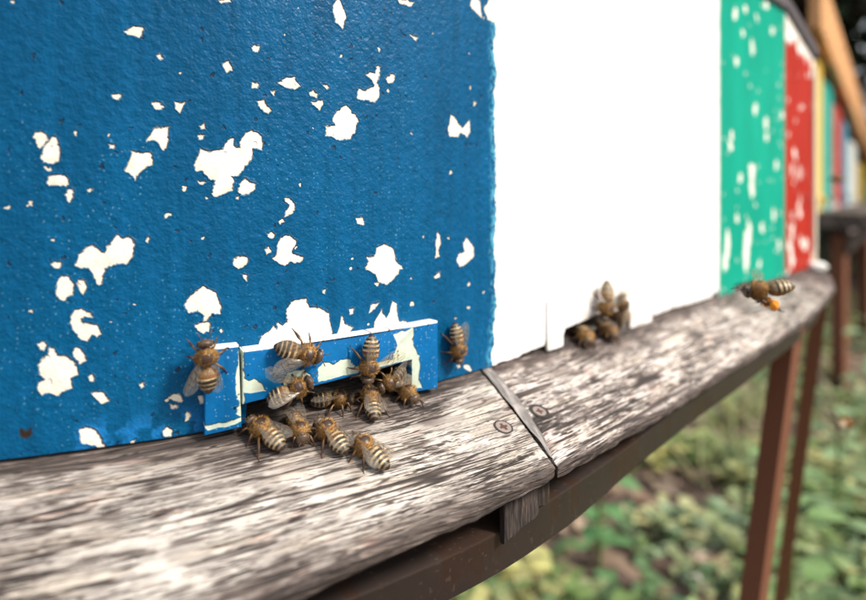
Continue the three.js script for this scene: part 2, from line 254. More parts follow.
chip(107.6, 34.2, 108.5, 35.8, 110.9, 36.7, 110.4, 39.1, 111.8, 40.7, 113.3, 39.6, 114.8, 37.4, 114.5, 35.1, 111.8, 33.2, 109, 32.4);
chip(74.2, 47.6, 76.2, 47.9, 76.5, 46.6, 76.2, 45.3, 74.2, 46.1);
chip(79.6, 20.7, 80.6, 22.3, 82, 23.7, 82, 22.2, 83.5, 21.1, 84.4, 23.1, 84.7, 25.5, 86.4, 24.7, 86.4, 22.2, 87.2, 20, 89.5, 19.5, 90.6, 16.7, 79.2, 17.1);
chip(78.1, 23.3, 78.7, 25, 81.1, 25.5, 79.6, 24.2);
chip(72.2, 24.5, 73, 24.7, 73.2, 23.8, 72.4, 23.6);
chip(34, 29.9, 34.8, 31.5, 37.8, 33.4, 40.2, 31.4, 41.3, 28.8, 41, 27.1, 39.4, 27.3, 38.4, 25.7, 37.6, 25.7, 37.8, 26.9, 36.3, 28.1, 34.3, 28);
chip(35.8, 25.1, 36.8, 25.4, 37.8, 25.5, 38.9, 25.1, 38.9, 23.4, 37.6, 23, 36, 24);
chip(44, 39, 45.6, 39.6, 47, 39.1, 46.7, 37.7, 45, 36.7, 44.1, 37.3);
chip(45.9, 35.5, 47, 35.1, 46.9, 33.7, 46, 34.3);
chip(53.9, 41.3, 54.7, 43.4, 56.8, 43.9, 58.4, 42.6, 57.4, 40, 59.9, 38.7, 59.6, 37.5, 57.7, 37.4, 57.1, 37.9, 55.9, 36.7, 54.7, 37, 53, 38.6, 53.7, 39.8);
chip(50.9, 40.9, 51.8, 41.4, 52.5, 40.2, 51.2, 39.7);
chip(51.5, 44.4, 52.6, 45.1, 53.3, 44.3, 52.7, 43.4, 51.8, 43.6);
chip(49.2, 16.5, 50.1, 20.8, 52.4, 22.2, 53, 23.3, 53.6, 22.1, 54, 23.8, 55, 23.1, 56.1, 23.5, 56.2, 26.8, 57.4, 28.4, 59.3, 28.4, 60.8, 28.8, 61.9, 26.2, 64.3, 25.9, 66.6, 24.5, 67.6, 19.4, 66.3, 16.8, 61.8, 15.7, 53.3, 16);
chip(65, 30.1, 65.8, 30.2, 65.8, 29.2, 65.1, 29.4);
chip(67.7, 99.8, 69.1, 102, 70.5, 100.8, 71.3, 97.9, 70.5, 94.6, 68.5, 96);
chip(113.9, 111.5, 117.3, 111.1, 118.2, 105.9, 115.6, 107.2, 113, 108.4);
chip(119.1, 109.1, 121.8, 113, 126.5, 114.1, 128.4, 109.8, 126.5, 106.3, 120.9, 105.8);
chip(86.7, 105.1, 92, 105.3, 91.3, 104.1, 87.3, 103.9);
chip(90.6, 96.4, 93.3, 95.8, 92.6, 95.1);
chip(104.2, 72.1, 105.7, 76.2, 108.1, 74.1, 109.7, 72.4, 113, 75, 113.5, 72.1, 112.2, 70, 108.9, 71.2, 108.1, 69.7, 105, 69.8);
chip(114.7, 81, 115.9, 80.6, 114.7, 79.3);
chip(54, 79.8, 55.9, 81.4, 58.3, 81.1, 59.5, 79.3, 57.8, 78.2, 55.9, 78.7);
chip(49.3, 75.2, 50.7, 75.3, 52.4, 73.1, 51.6, 72.1, 49.8, 73.9);
chip(47.8, 87, 49.6, 87.2, 49.3, 86.3, 48.2, 86.3);
chip(48, 79.2, 49.3, 79.1, 49.1, 78, 48, 78);
chip(52.1, 77.5, 53.3, 77.8, 53, 76.8);
chip(68.7, 19.1, 69.6, 21.4, 70.1, 23.4, 71, 21.3, 73.3, 19.7, 71.9, 18.6, 73.3, 16.8, 69.6, 17.3);
chip(72.4, 24.8, 73.6, 24.8, 73.3, 23.5, 72.2, 23.4);
chip(110.2, 4, 112.4, 3.7, 113.9, 1.7, 113.1, 1.2, 111.7, 2.5, 110.5, 3.1);
chip(107.6, 4.3, 108.6, 4.3, 108.8, 3.4, 108, 3.5);
chip(106.8, 18.2, 107.6, 18.2, 107.6, 17.7, 107, 17.7);
const maskOf = (ctx, w, h) => { const im = ctx.getImageData(0, 0, w, h).data, m = new Float32Array(w * h); for (let k = 0; k < w * h; k++) m[k] = im[k * 4] / 255; return (x, y) => m[clamp(Math.round(y), 0, h - 1) * w + clamp(Math.round(x), 0, w - 1)]; };
function soft(mask, x, y, r) { return (mask(x, y) * 2 + mask(x + r, y) + mask(x - r, y) + mask(x, y + r) + mask(x, y - r)) / 6; }
const blueMask = maskOf(c2, BX, BY);
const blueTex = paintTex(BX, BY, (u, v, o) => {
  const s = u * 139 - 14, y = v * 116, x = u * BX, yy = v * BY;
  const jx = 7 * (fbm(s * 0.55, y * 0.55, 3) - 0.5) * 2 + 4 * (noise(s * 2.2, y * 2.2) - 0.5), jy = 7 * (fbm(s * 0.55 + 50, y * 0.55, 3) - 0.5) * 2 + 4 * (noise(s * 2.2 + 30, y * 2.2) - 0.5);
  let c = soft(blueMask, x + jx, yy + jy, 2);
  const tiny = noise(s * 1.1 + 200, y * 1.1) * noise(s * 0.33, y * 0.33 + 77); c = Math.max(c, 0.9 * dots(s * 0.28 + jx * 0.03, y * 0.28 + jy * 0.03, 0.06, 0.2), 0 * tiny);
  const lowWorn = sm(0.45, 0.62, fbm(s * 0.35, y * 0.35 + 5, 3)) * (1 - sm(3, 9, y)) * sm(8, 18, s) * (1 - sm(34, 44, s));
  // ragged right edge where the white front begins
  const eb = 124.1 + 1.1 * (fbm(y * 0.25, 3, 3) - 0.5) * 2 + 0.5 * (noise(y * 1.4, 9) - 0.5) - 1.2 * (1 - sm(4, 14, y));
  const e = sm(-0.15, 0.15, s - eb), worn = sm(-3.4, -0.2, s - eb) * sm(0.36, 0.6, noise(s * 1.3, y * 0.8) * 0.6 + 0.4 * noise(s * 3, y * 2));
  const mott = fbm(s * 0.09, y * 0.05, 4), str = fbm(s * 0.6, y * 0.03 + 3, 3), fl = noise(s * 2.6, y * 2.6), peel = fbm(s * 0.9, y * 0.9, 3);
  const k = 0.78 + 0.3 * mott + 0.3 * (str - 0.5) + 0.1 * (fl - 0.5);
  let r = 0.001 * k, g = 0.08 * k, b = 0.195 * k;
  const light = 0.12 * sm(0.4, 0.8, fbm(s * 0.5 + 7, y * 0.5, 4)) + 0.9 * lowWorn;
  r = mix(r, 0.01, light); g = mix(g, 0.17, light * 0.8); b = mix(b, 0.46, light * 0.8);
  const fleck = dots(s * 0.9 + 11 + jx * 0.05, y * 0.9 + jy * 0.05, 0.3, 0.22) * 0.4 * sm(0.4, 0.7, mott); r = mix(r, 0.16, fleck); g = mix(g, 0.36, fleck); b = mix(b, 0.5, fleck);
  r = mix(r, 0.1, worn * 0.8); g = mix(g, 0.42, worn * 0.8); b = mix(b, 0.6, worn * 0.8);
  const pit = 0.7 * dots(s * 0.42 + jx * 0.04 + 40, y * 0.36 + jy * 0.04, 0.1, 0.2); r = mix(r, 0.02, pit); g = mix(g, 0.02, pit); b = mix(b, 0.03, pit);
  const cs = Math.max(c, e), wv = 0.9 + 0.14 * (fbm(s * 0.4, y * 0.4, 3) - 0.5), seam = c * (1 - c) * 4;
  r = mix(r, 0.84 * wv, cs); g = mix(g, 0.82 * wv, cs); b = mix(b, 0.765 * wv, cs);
  const inn = c * (1 - soft(blueMask, x + jx, yy + jy - 9, 10)) * 0.7 + c * 0.35 * sm(0.5, 0.75, fbm(s * 0.35 + 70, y * 0.35, 3)); r = mix(r, 0.7, inn); g = mix(g, 0.61, inn); b = mix(b, 0.46, inn);  // beige along chip edges is painted shade of lifted paint; blotches are stain
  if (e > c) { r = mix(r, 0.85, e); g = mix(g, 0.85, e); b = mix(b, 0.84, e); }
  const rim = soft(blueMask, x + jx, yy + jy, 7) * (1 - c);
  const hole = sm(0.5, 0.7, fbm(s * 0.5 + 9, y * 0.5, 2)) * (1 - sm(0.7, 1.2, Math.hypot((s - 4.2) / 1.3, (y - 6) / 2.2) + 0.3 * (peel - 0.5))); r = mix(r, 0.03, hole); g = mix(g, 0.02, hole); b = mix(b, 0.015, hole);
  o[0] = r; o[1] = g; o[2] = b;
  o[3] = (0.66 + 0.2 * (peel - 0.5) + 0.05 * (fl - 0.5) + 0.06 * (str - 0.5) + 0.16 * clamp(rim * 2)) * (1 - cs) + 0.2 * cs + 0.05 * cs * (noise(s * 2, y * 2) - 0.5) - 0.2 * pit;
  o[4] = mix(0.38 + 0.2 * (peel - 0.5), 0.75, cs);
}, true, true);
blueTex.map.wrapS = blueTex.bump.wrapS = THREE.MirroredRepeatWrapping;
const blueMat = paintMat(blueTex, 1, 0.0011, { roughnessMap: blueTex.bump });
const uvPanel = (s0, s1, y0, y1) => (s, d, y) => [(s - s0) / (s1 - s0), (y - y0) / (y1 - y0)];
function frontGeo(s0, s1, n, bot, top, d0, d1, uv) { return sweep(s0, s1, n, (s) => rect(d0, d1, typeof bot === 'function' ? bot(s) : bot, typeof top === 'function' ? top(s) : top, 0.25), uv, 0.5); }
const inside = std([0.12, 0.085, 0.06], 0.9), roofMat = std([0.075, 0.065, 0.075], 0.7);
function hiveBody(g, s0, s1, top, sideMat, depth) {
  put('side_panel', sweep(s0 + 0.3, s0 + 4, 1, () => rect(-depth, -4.02, 4, top(s0))), sideMat, g);
  put('side_panel', sweep(s1 - 4, s1 - 0.3, 1, () => rect(-depth, -4.02, 4, top(s1))), sideMat, g);
  put('back_panel', sweep(s0 + 4.02, s1 - 4.02, 16, (s) => rect(-depth, -depth + 4, 4, Math.min(top(s0), top(s1)))), sideMat, g);
  put('floor', sweep(s0 + 0.3, s1 - 0.3, 16, () => rect(-depth, -9.5, -1, 3.98)), inside, g);
  put('roof', sweep(s0 + 0.2, s1 - 0.2, 16, (s) => rect(-depth - 3, 2.5, top(s) + 0.05, top(s) + 9, 1)), roofMat, g);
}
{ // blue hive
  const g = thing('beehive', 'blue beehive front with large flaked patches of bare cream undercoat', 'beehive', 'near hives standing in a row');
  const open = (s) => (s > 46.5 && s < 87.5 ? 8.6 : 0.9 + 0.5 * lift(s) + 0.25 * (noise(s * 0.2, 1) - 0.5));
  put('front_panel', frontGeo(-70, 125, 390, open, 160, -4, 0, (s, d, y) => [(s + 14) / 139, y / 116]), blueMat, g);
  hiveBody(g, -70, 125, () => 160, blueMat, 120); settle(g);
}
{ // entrance of the blue hive
  const w = 1024, h = 384, c = document.createElement('canvas'); c.width = w; c.height = h; const x = c.getContext('2d'); x.fillStyle = '#000'; x.fillRect(0, 0, w, h); x.fillStyle = '#fff';
  const pale = poly(x, (s) => (s - 36) / 63 * w, (y) => y / 22 * h);
  pale(44.7, 13.4, 46.6, 11.9, 47.8, 12.5, 49.3, 11.1, 50.3, 9.3, 44.7, 9.6);
  pale(53.9, 10.8, 55.1, 12.6, 56.7, 13, 58.8, 12.9, 60.4, 11.3, 60.7, 9.2, 54.3, 9.7);
  pale(62.5, 12.6, 63.8, 13.6, 66, 12.6, 68.3, 13.7, 70.5, 13, 71.5, 11.1, 74.3, 11.1, 82.3, 11.4, 83.9, 14.7, 82.8, 17.6, 89, 18.5, 89, 13.9, 91, 10.8, 90.8, 4.5, 91.8, 2, 88.3, 3, 88.5, 10.4, 62.5, 9.3);
  pale(43.7, 12.8, 44.3, 15.7, 44.4, 19.6, 45.5, 19.4, 45.5, 3.7, 44, 5.1, 44.6, 7.3, 43.7, 9.7);
  pale(37.3, 3.6, 40.8, 3.8, 45.5, 4.2, 45.6, 3.1, 38, 2.5);
  const mask = maskOf(x, w, h);
  const t = paintTex(w, h, (u, v, o) => {
    const s = u * 63 + 36, y = v * 22, jx = 7 * (fbm(s * 0.6, y * 0.6, 3) - 0.5) * 2 + 3 * (noise(s * 2.5, y * 2.5) - 0.5), jy = 7 * (fbm(s * 0.6 + 20, y * 0.6, 3) - 0.5) * 2;
    let p = soft(mask, u * w + jx, v * h + jy, 1.5); const top = sm(18.55, 18.7, y - 0.0 + (s < 45 ? -1.2 : 0)), br = dots(s * 1.1 + jx * 0.06, y * 1.1 + jy * 0.06, 0.3, 0.28);
    const n = fbm(s * 0.25, y * 0.25, 3), kb = 0.85 + 0.35 * n + 0.12 * (noise(s * 3, y * 3) - 0.5), kp = 0.86 + 0.25 * fbm(s * 0.5, y * 0.7, 3);
    const band = s < 45 ? 0.25 * sm(41.2, 41.5, s) : 0;
    const B = [0.002 * kb, 0.112 * kb * (1 - band * 0.6), 0.31 * kb * (1 - band * 0.6)], P = [0.52 * kp, 0.6 * kp, 0.5 * kp];
    for (let k = 0; k < 3; k++) { let q = mix(B[k], P[k], p); q = mix(q, [0.3, 0.5, 0.62][k], br * 0.35 * (1 - p)); q = mix(q, [0.82, 0.82, 0.78][k], top); o[k] = q; }
    const spot = dots(s * 0.4 + 60 + jx * 0.05, y * 0.4 + jy * 0.05, 0.14, 0.2); for (let k = 0; k < 3; k++) o[k] *= 1 - 0.8 * spot;
    o[3] = 0.6 * (1 - p) + 0.25 + 0.12 * fbm(s, y, 2);
  });
  const mat = paintMat(t, 0.5, 0.0005);
  const plate = (pts, off, th, b) => { // outline in (s, y), set off the wall, following it
    const sh = new THREE.Shape(), P = []; pts.forEach(([s, y], k) => { const [s2, y2] = pts[(k + 1) % pts.length], n = Math.max(1, Math.round(Math.abs(s2 - s) / 2)); for (let i = 0; i < n; i++) P.push([mix(s, s2, i / n), mix(y, y2, i / n)]); });
    P.forEach(([s, y], k) => { const jy = k % 3 ? 0.06 * (noise(s * 1.3, y) - 0.5) : 0; k ? sh.lineTo(s, y + jy) : sh.moveTo(s, y + jy); });
    const g = new THREE.ExtrudeGeometry(sh, { depth: th - 2 * b, bevelEnabled: true, bevelSize: b, bevelThickness: b, bevelOffset: -b, bevelSegments: 2 }), p = g.attributes.position, uv = g.attributes.uv;
    for (let k = 0; k < p.count; k++) { const s = p.getX(k), y = p.getY(k), d = p.getZ(k) + off + b, q = W(s, d, y); uv.setXY(k, (s - 36) / 63, y / 22); p.setXYZ(k, ...q); }
    return toCreasedNormals(g, 0.4);
  };
  const e = thing('entrance_block', 'blue and pale green worn wooden block framing the dark entrance slot', 'entrance block');
  put('frame', plate([[45.1, 7.1], [55, 8], [70, 9], [88.4, 10.2], [88.4, 1.6], [97, 0.9], [97, 19.1], [80, 19.1], [60, 19.05], [45.1, 19]], 0.1, 3.8, 0.22), mat, e); settle(e);
  const q = thing('entrance_plank', 'short upright blue plank left of the entrance slot with pale worn edges', 'plank');
  put('board', plate([[37.4, 1.5], [45, 1.9], [44.4, 20.2], [37.5, 20.3]], 0.1, 3.3, 0.22), mat, q); settle(q);
}
const flatTex = (w, h, s0, s1, y1, f) => paintTex(w, h, (u, v, o) => f(mix(s0, s1, u), v * y1, o));
{ // white hive
  const t = flatTex(768, 512, 125, 297, 120, (s, y, o) => {
    const n = fbm(s * 0.05, y * 0.02, 3), str = fbm(s * 0.5, y * 0.03, 3), dirtShade = sm(0.5, 0.75, fbm(s * 0.2, y * 0.2, 3)) * (1 - sm(2, 14, y)) * 0.5 + sm(0.84, 0.9, noise(s * 0.35, y * 0.35)) * 0.14;
    o[0] = mix(0.86, 0.5, dirtShade) * (0.98 + 0.04 * n); o[1] = mix(0.86, 0.42, dirtShade) * (0.98 + 0.04 * n); o[2] = mix(0.85, 0.34, dirtShade) * (0.98 + 0.04 * n);
    o[3] = 0.5 + 0.3 * (str - 0.5) + 0.2 * (fbm(s * 0.8, y * 0.5, 2) - 0.5);
  });
  const mat = std(0xffffff, 0.55, { map: t.map, bumpMap: t.bump, bumpScale: 0.0004 });
  const g = thing('beehive', 'white beehive front with a ragged lower edge between the blue and green ones', 'beehive', 'near hives standing in a row');
  const prof = lut([[125, 0.3], [127, 0.7], [130, 0.3], [136, 0.5], [138, 1.2], [146, 1.5], [149.4, 1.8], [149.5, 3.5], [160.5, 3.6], [161.2, 5.4], [172, 6.4], [184, 7.4], [193, 7], [204.5, 6], [205.2, 2.2], [225, 2.2], [226, 2], [227, 0.6], [246, 1.2], [268, 0.7], [288, 1], [289, 2.4], [297, 3.2]]);
  const bot = (s) => prof(s) + 0.7 + (s > 150 && s < 206 ? 0.35 : 0.25) * (noise(s * 0.9, 2) - 0.5);
  put('front_panel', frontGeo(125.05, 296.6, 340, bot, 160, -4, 0.15, uvPanel(125, 297, 0, 120)), mat, g);
  const tag = (a, b, y0, y1, d) => put('splinter_board', sweep(a, b, 8, (s) => rect(0.2, d, y0 + 0.5 * (noise(s * 0.6, y0 + 7) - 0.5) + (s < a + 0.8 || s > b - 0.8 ? 0.3 : 0), y1, 0.2), uvPanel(125, 297, 0, 120)), mat, g);
  tag(150, 158.8, 0.5, 17.5, 1.1); tag(206, 223.8, -2.1, 6.5, 0.9);
  hiveBody(g, 125, 296.6, () => 160, mat, 120); settle(g);
}
{ // green hive
  const sp = [[344, 134, 2.2, 5], [321, 123, 2, 3], [367, 94, 2.5, 4], [368, 86, 2.5, 3], [349, 100, 2.5, 4], [314, 83, 2, 4], [312, 77, 2, 3], [344, 59, 3, 12], [344, 66, 4, 4], [335, 21, 3.5, 14], [339, 30, 3, 9], [309, 27, 2.6, 9], [306, 18, 2.4, 6], [360, 33, 2.5, 4], [396, 101, 2.5, 3], [326, 61, 2.5, 3], [367, 162, 3, 3], [334, 154, 2.5, 3], [319, 148, 2.5, 4], [330, 140, 2, 2], [352, 152, 2, 2], [378, 150, 2.4, 3], [385, 70, 2, 3], [380, 40, 2, 5], [390, 22, 2.5, 4], [356, 12, 2, 3], [322, 40, 2, 3], [350, 46, 1.6, 2]];
  const t = flatTex(768, 640, 297, 402, 165, (s, y, o) => {
    const jx = 2 * (fbm(s * 0.3, y * 0.3, 3) - 0.5) * 2, jy = 2 * (fbm(s * 0.3 + 40, y * 0.3, 3) - 0.5) * 2; let c = 0;
    for (const q of sp) { const dx = (s + jx - q[0]) / (q[2] * 1.15), dy = (y + jy - q[1]) / (q[3] * 0.9); if (dx * dx + dy * dy < 1.4) c = Math.max(c, 1 - sm(0.8, 1.05, dx * dx + dy * dy)); }
    c = Math.max(c, 0.8 * dots(s * 0.16 + jx * 0.1, y * 0.14 + jy * 0.1, 0.14, 0.22));
    const n = 0.85 + 0.3 * fbm(s * 0.08, y * 0.03, 3), e = (1 - sm(0.4, 1.2, s - 297 + 0.8 * (noise(y * 0.3, 1) - 0.5)));
    c = Math.max(c, e);
    o[0] = mix(0.001 * n, 0.84, c); o[1] = mix(0.31 * n, 0.82, c); o[2] = mix(0.215 * n, 0.76, c); o[3] = 0.6 * (1 - c) + 0.15 * fbm(s * 0.6, y * 0.3, 2);
  });
  const mat = paintMat(t, 0.45, 0.0006);
  const g = thing('beehive', 'green beehive front speckled with white chips beside the red one', 'beehive', 'near hives standing in a row');
  put('front_panel', frontGeo(297.2, 401.3, 120, (s) => (s > 318 && s < 345 ? 4 : 0.6) + 0.4 * (noise(s * 0.4, 2) - 0.5), 166, -4, 0.1, uvPanel(297, 402, 0, 165)), mat, g);
  hiveBody(g, 297.2, 401.3, () => 166, mat, 120);
  settle(g);
}
{ // red hive
  const top = (s) => 166 - Math.max(0, s - 402) * 0.33;
  const t = flatTex(512, 640, 402, 467, 165, (s, y, o) => {
    const r = (s - 402) / 65, tp = top(s) - y; let c = 0;
    c = Math.max(c, sm(0.46, 0.58, fbm(s * 0.13, y * 0.1, 3) + 0.4 * (1 - sm(2, 24, tp)) + 0.32 * sm(0.86, 1.0, r) - 0.2 + 0.14 * (1 - sm(6, 26, y))));
    const n = 0.85 + 0.3 * fbm(s * 0.08, y * 0.03, 3);
    const dot = 1 - sm(0.7, 1.2, Math.hypot((s - 432) / 5, (y - 66) / 5)); c = Math.max(c, dot * 0.5);
    o[0] = mix(0.37 * n, 0.84, c); o[1] = mix(0.02 * n, 0.8, c); o[2] = mix(0.009 * n, 0.74, c); o[3] = 0.6 * (1 - c) + 0.15 * fbm(s * 0.6, y * 0.3, 2);
  });
  const mat = paintMat(t, 0.45, 0.0006);
  const g = thing('beehive', 'red beehive front with pale flaked edges at the far end of the near row', 'beehive', 'near hives standing in a row');
  put('front_panel', frontGeo(401.8, 466, 90, (s) => 1.2 + 0.6 * (noise(s * 0.3, 2) - 0.5), top, -4, 0.1, uvPanel(402, 467, 0, 165)), mat, g);
  put('corner_batten', sweep(461, 466.2, 2, () => rect(0.2, 1.6, 2, 140)), std([0.6, 0.55, 0.45], 0.7), g);
  hiveBody(g, 401.8, 466, top, mat, 120); settle(g);
  const k = thing('ledge_chip', 'small pale lump lying at the foot of the red hive corner', 'wood chip');
  const ic = new THREE.IcosahedronGeometry(4.5, 3), p = ic.attributes.position; for (let i = 0; i < p.count; i++) { const f = 0.8 + 0.45 * fbm(p.getX(i) * 0.4 + 9, p.getY(i) * 0.4 + p.getZ(i) * 0.3, 2); p.setXYZ(i, p.getX(i) * f * 1.5, p.getY(i) * f * 0.8, p.getZ(i) * f); }
  ic.computeVertexNormals(); ic.translate(...W(456, 4, 2.4)); put('lump', ic, std([0.7, 0.7, 0.68], 0.8), k); settle(k);
}

// ------------------------------------------------------------------ steel stand under the near row
const GROUND = -395;
const angleGeo = (w, t, len, b = 0.5) => { const sh = new THREE.Shape(); [[0, 0], [w, 0], [w, t], [t, t], [t, w], [0, w]].forEach(([x, y], k) => (k ? sh.lineTo(x, y) : sh.moveTo(x, y))); return new THREE.ExtrudeGeometry(sh, { depth: len, bevelEnabled: true, bevelSize: b, bevelThickness: b, bevelOffset: -b, bevelSegments: 2, steps: 1 }); };
const barTo = (g, len, a, b, spin) => { // from place a to place b (mm)
  const A = new THREE.Vector3(...a), B = new THREE.Vector3(...b), q = new THREE.Quaternion().setFromUnitVectors(new THREE.Vector3(0, 0, 1), B.clone().sub(A).normalize());
  return g.scale(1, 1, A.distanceTo(B) / len).rotateZ(spin).applyQuaternion(q).translate(...a); };
const metalTex = paintTex(512, 512, (u, v, o) => { const n = fbm(u * 9, v * 9, 4), r = sm(0.52, 0.7, fbm(u * 14 + 5, v * 5, 4)), sp = sm(0.86, 0.92, noise(u * 60, v * 60)); const k = 0.8 + 0.5 * n; o[0] = mix(0.036 * k, 0.042, r) + sp * 0.03; o[1] = mix(0.025 * k, 0.023, r) + sp * 0.025; o[2] = mix(0.022 * k, 0.016, r) + sp * 0.02; o[3] = 0.5 + 0.3 * n - 0.2 * r; });
const rustTex = paintTex(256, 512, (u, v, o) => { const n = fbm(u * 9, v * 22, 4), m = fbm(u * 20 + 5, v * 40, 3); o[0] = 0.23 * (0.4 + 0.9 * n); o[1] = 0.085 * (0.3 + n * m * 2); o[2] = 0.036 * (0.4 + n); o[3] = 0.4 + 0.4 * m; });
const railMat = std(0xffffff, 0.5, { map: metalTex.map, bumpMap: metalTex.bump, bumpScale: 0.0003, metalness: 0.1 }), legMat = std(0xffffff, 0.62, { map: rustTex.map, bumpMap: rustTex.bump, bumpScale: 0.0004 });
{
  const g = thing('hive_stand', 'brown steel angle stand carrying the near hives above the weeds', 'hive stand');
  const rt = lut([[-140, -26.6], [95, -26.6], [150, -24], [200, -19.5], [260, -17.8], [330, -15.6], [440, -14]]), rb = lut([[-140, -37], [100, -37], [125, -36], [160, -32], [200, -29], [254, -27], [320, -23.6], [440, -22]]);
  const rd = lut([[-140, 28], [240, 28], [330, 26.5], [390, 20], [440, 11]]);
  put('front_rail', sweep(-110, 432, 130, (s) => { const d = rd(s), t = rt(s), b = rb(s); return [[d - 1.6, b + 0.3], [d - 1.3, b], [d - 0.4, b], [d, b + 0.4], [d, t - 1.1], [d + 0.35, t - 0.75], [d + 0.3, t - 0.2], [d - 0.3, t], [d - 20, t], [d - 20, t - 1.6], [d - 1.6, t - 1.6]]; }, (s, d, y) => [s / 60, (y + d) / 60], 0.9), railMat, g);
  put('back_rail', sweep(-60, 440, 60, (s) => rect(-112, -109, -30, -2.6), (s, d, y) => [s / 60, y / 60]), railMat, g);
  for (const s of [-40, 60, 180, 300, 420]) put('cross_bar', sweep(s, s + 14, 1, () => rect(-108.9, 3, -24, -13.4 + (s > 250 ? 0 : 0)), (a, d, y) => [a / 60, d / 60]), railMat, g);
  const leg = (a, b, spin, w) => put('leg', barTo(angleGeo(w, 1.9, 100), 100, a, b, spin), legMat, g);
  const W2 = (s, d, y) => W(s, d, y);
  leg([187, -16.5, -309], [137, GROUND - 30, -316], -2.35, 10);
  leg([269, -20, -408], [290, GROUND - 30, -520], -2.5, 9);
  leg(W2(-90, 0, -26), W2(-100, 0, GROUND - 30), -2.2, 12);
  leg(W2(-20, -109, -26), W2(-25, -112, GROUND - 30), -2.2, 12);
  leg(W2(200, -109, -26), W2(200, -112, GROUND - 30), -2.2, 12);
  settle(g);
  const bl = thing('wooden_packer', 'small rough wood block wedged between the plank and the steel rail', 'wood block');
  const tw = woodTex(128, 128, 14, 20, 5, { dirtShade: () => 0.75, blot: 1, shift: -0.06 });
  const wm = std([0.42, 0.4, 0.4], 0.85, { map: tw.map, bumpMap: tw.bump, bumpScale: 0.0004 });
  put('block', sweep(95.5, 107, 6, (s) => rect(28.6, 30.2, -29.2 + (s - 95) * 0.2 + 0.5 * noise(s, 3), -17.2, 0.4), (s, d, y) => [y / 20, (s + d) / 30], 0.5), wm, bl);
  put('splinter', sweep(107.3, 111.2, 4, (s) => rect(28.6, 30, -25.5 + 0.8 * noise(s, 3), -17, 0.4), (s, d, y) => [y / 20, (s + d) / 14], 0.5), std([0.5, 0.42, 0.3], 0.85, { map: tw.map }), bl);
  settle(bl);
}

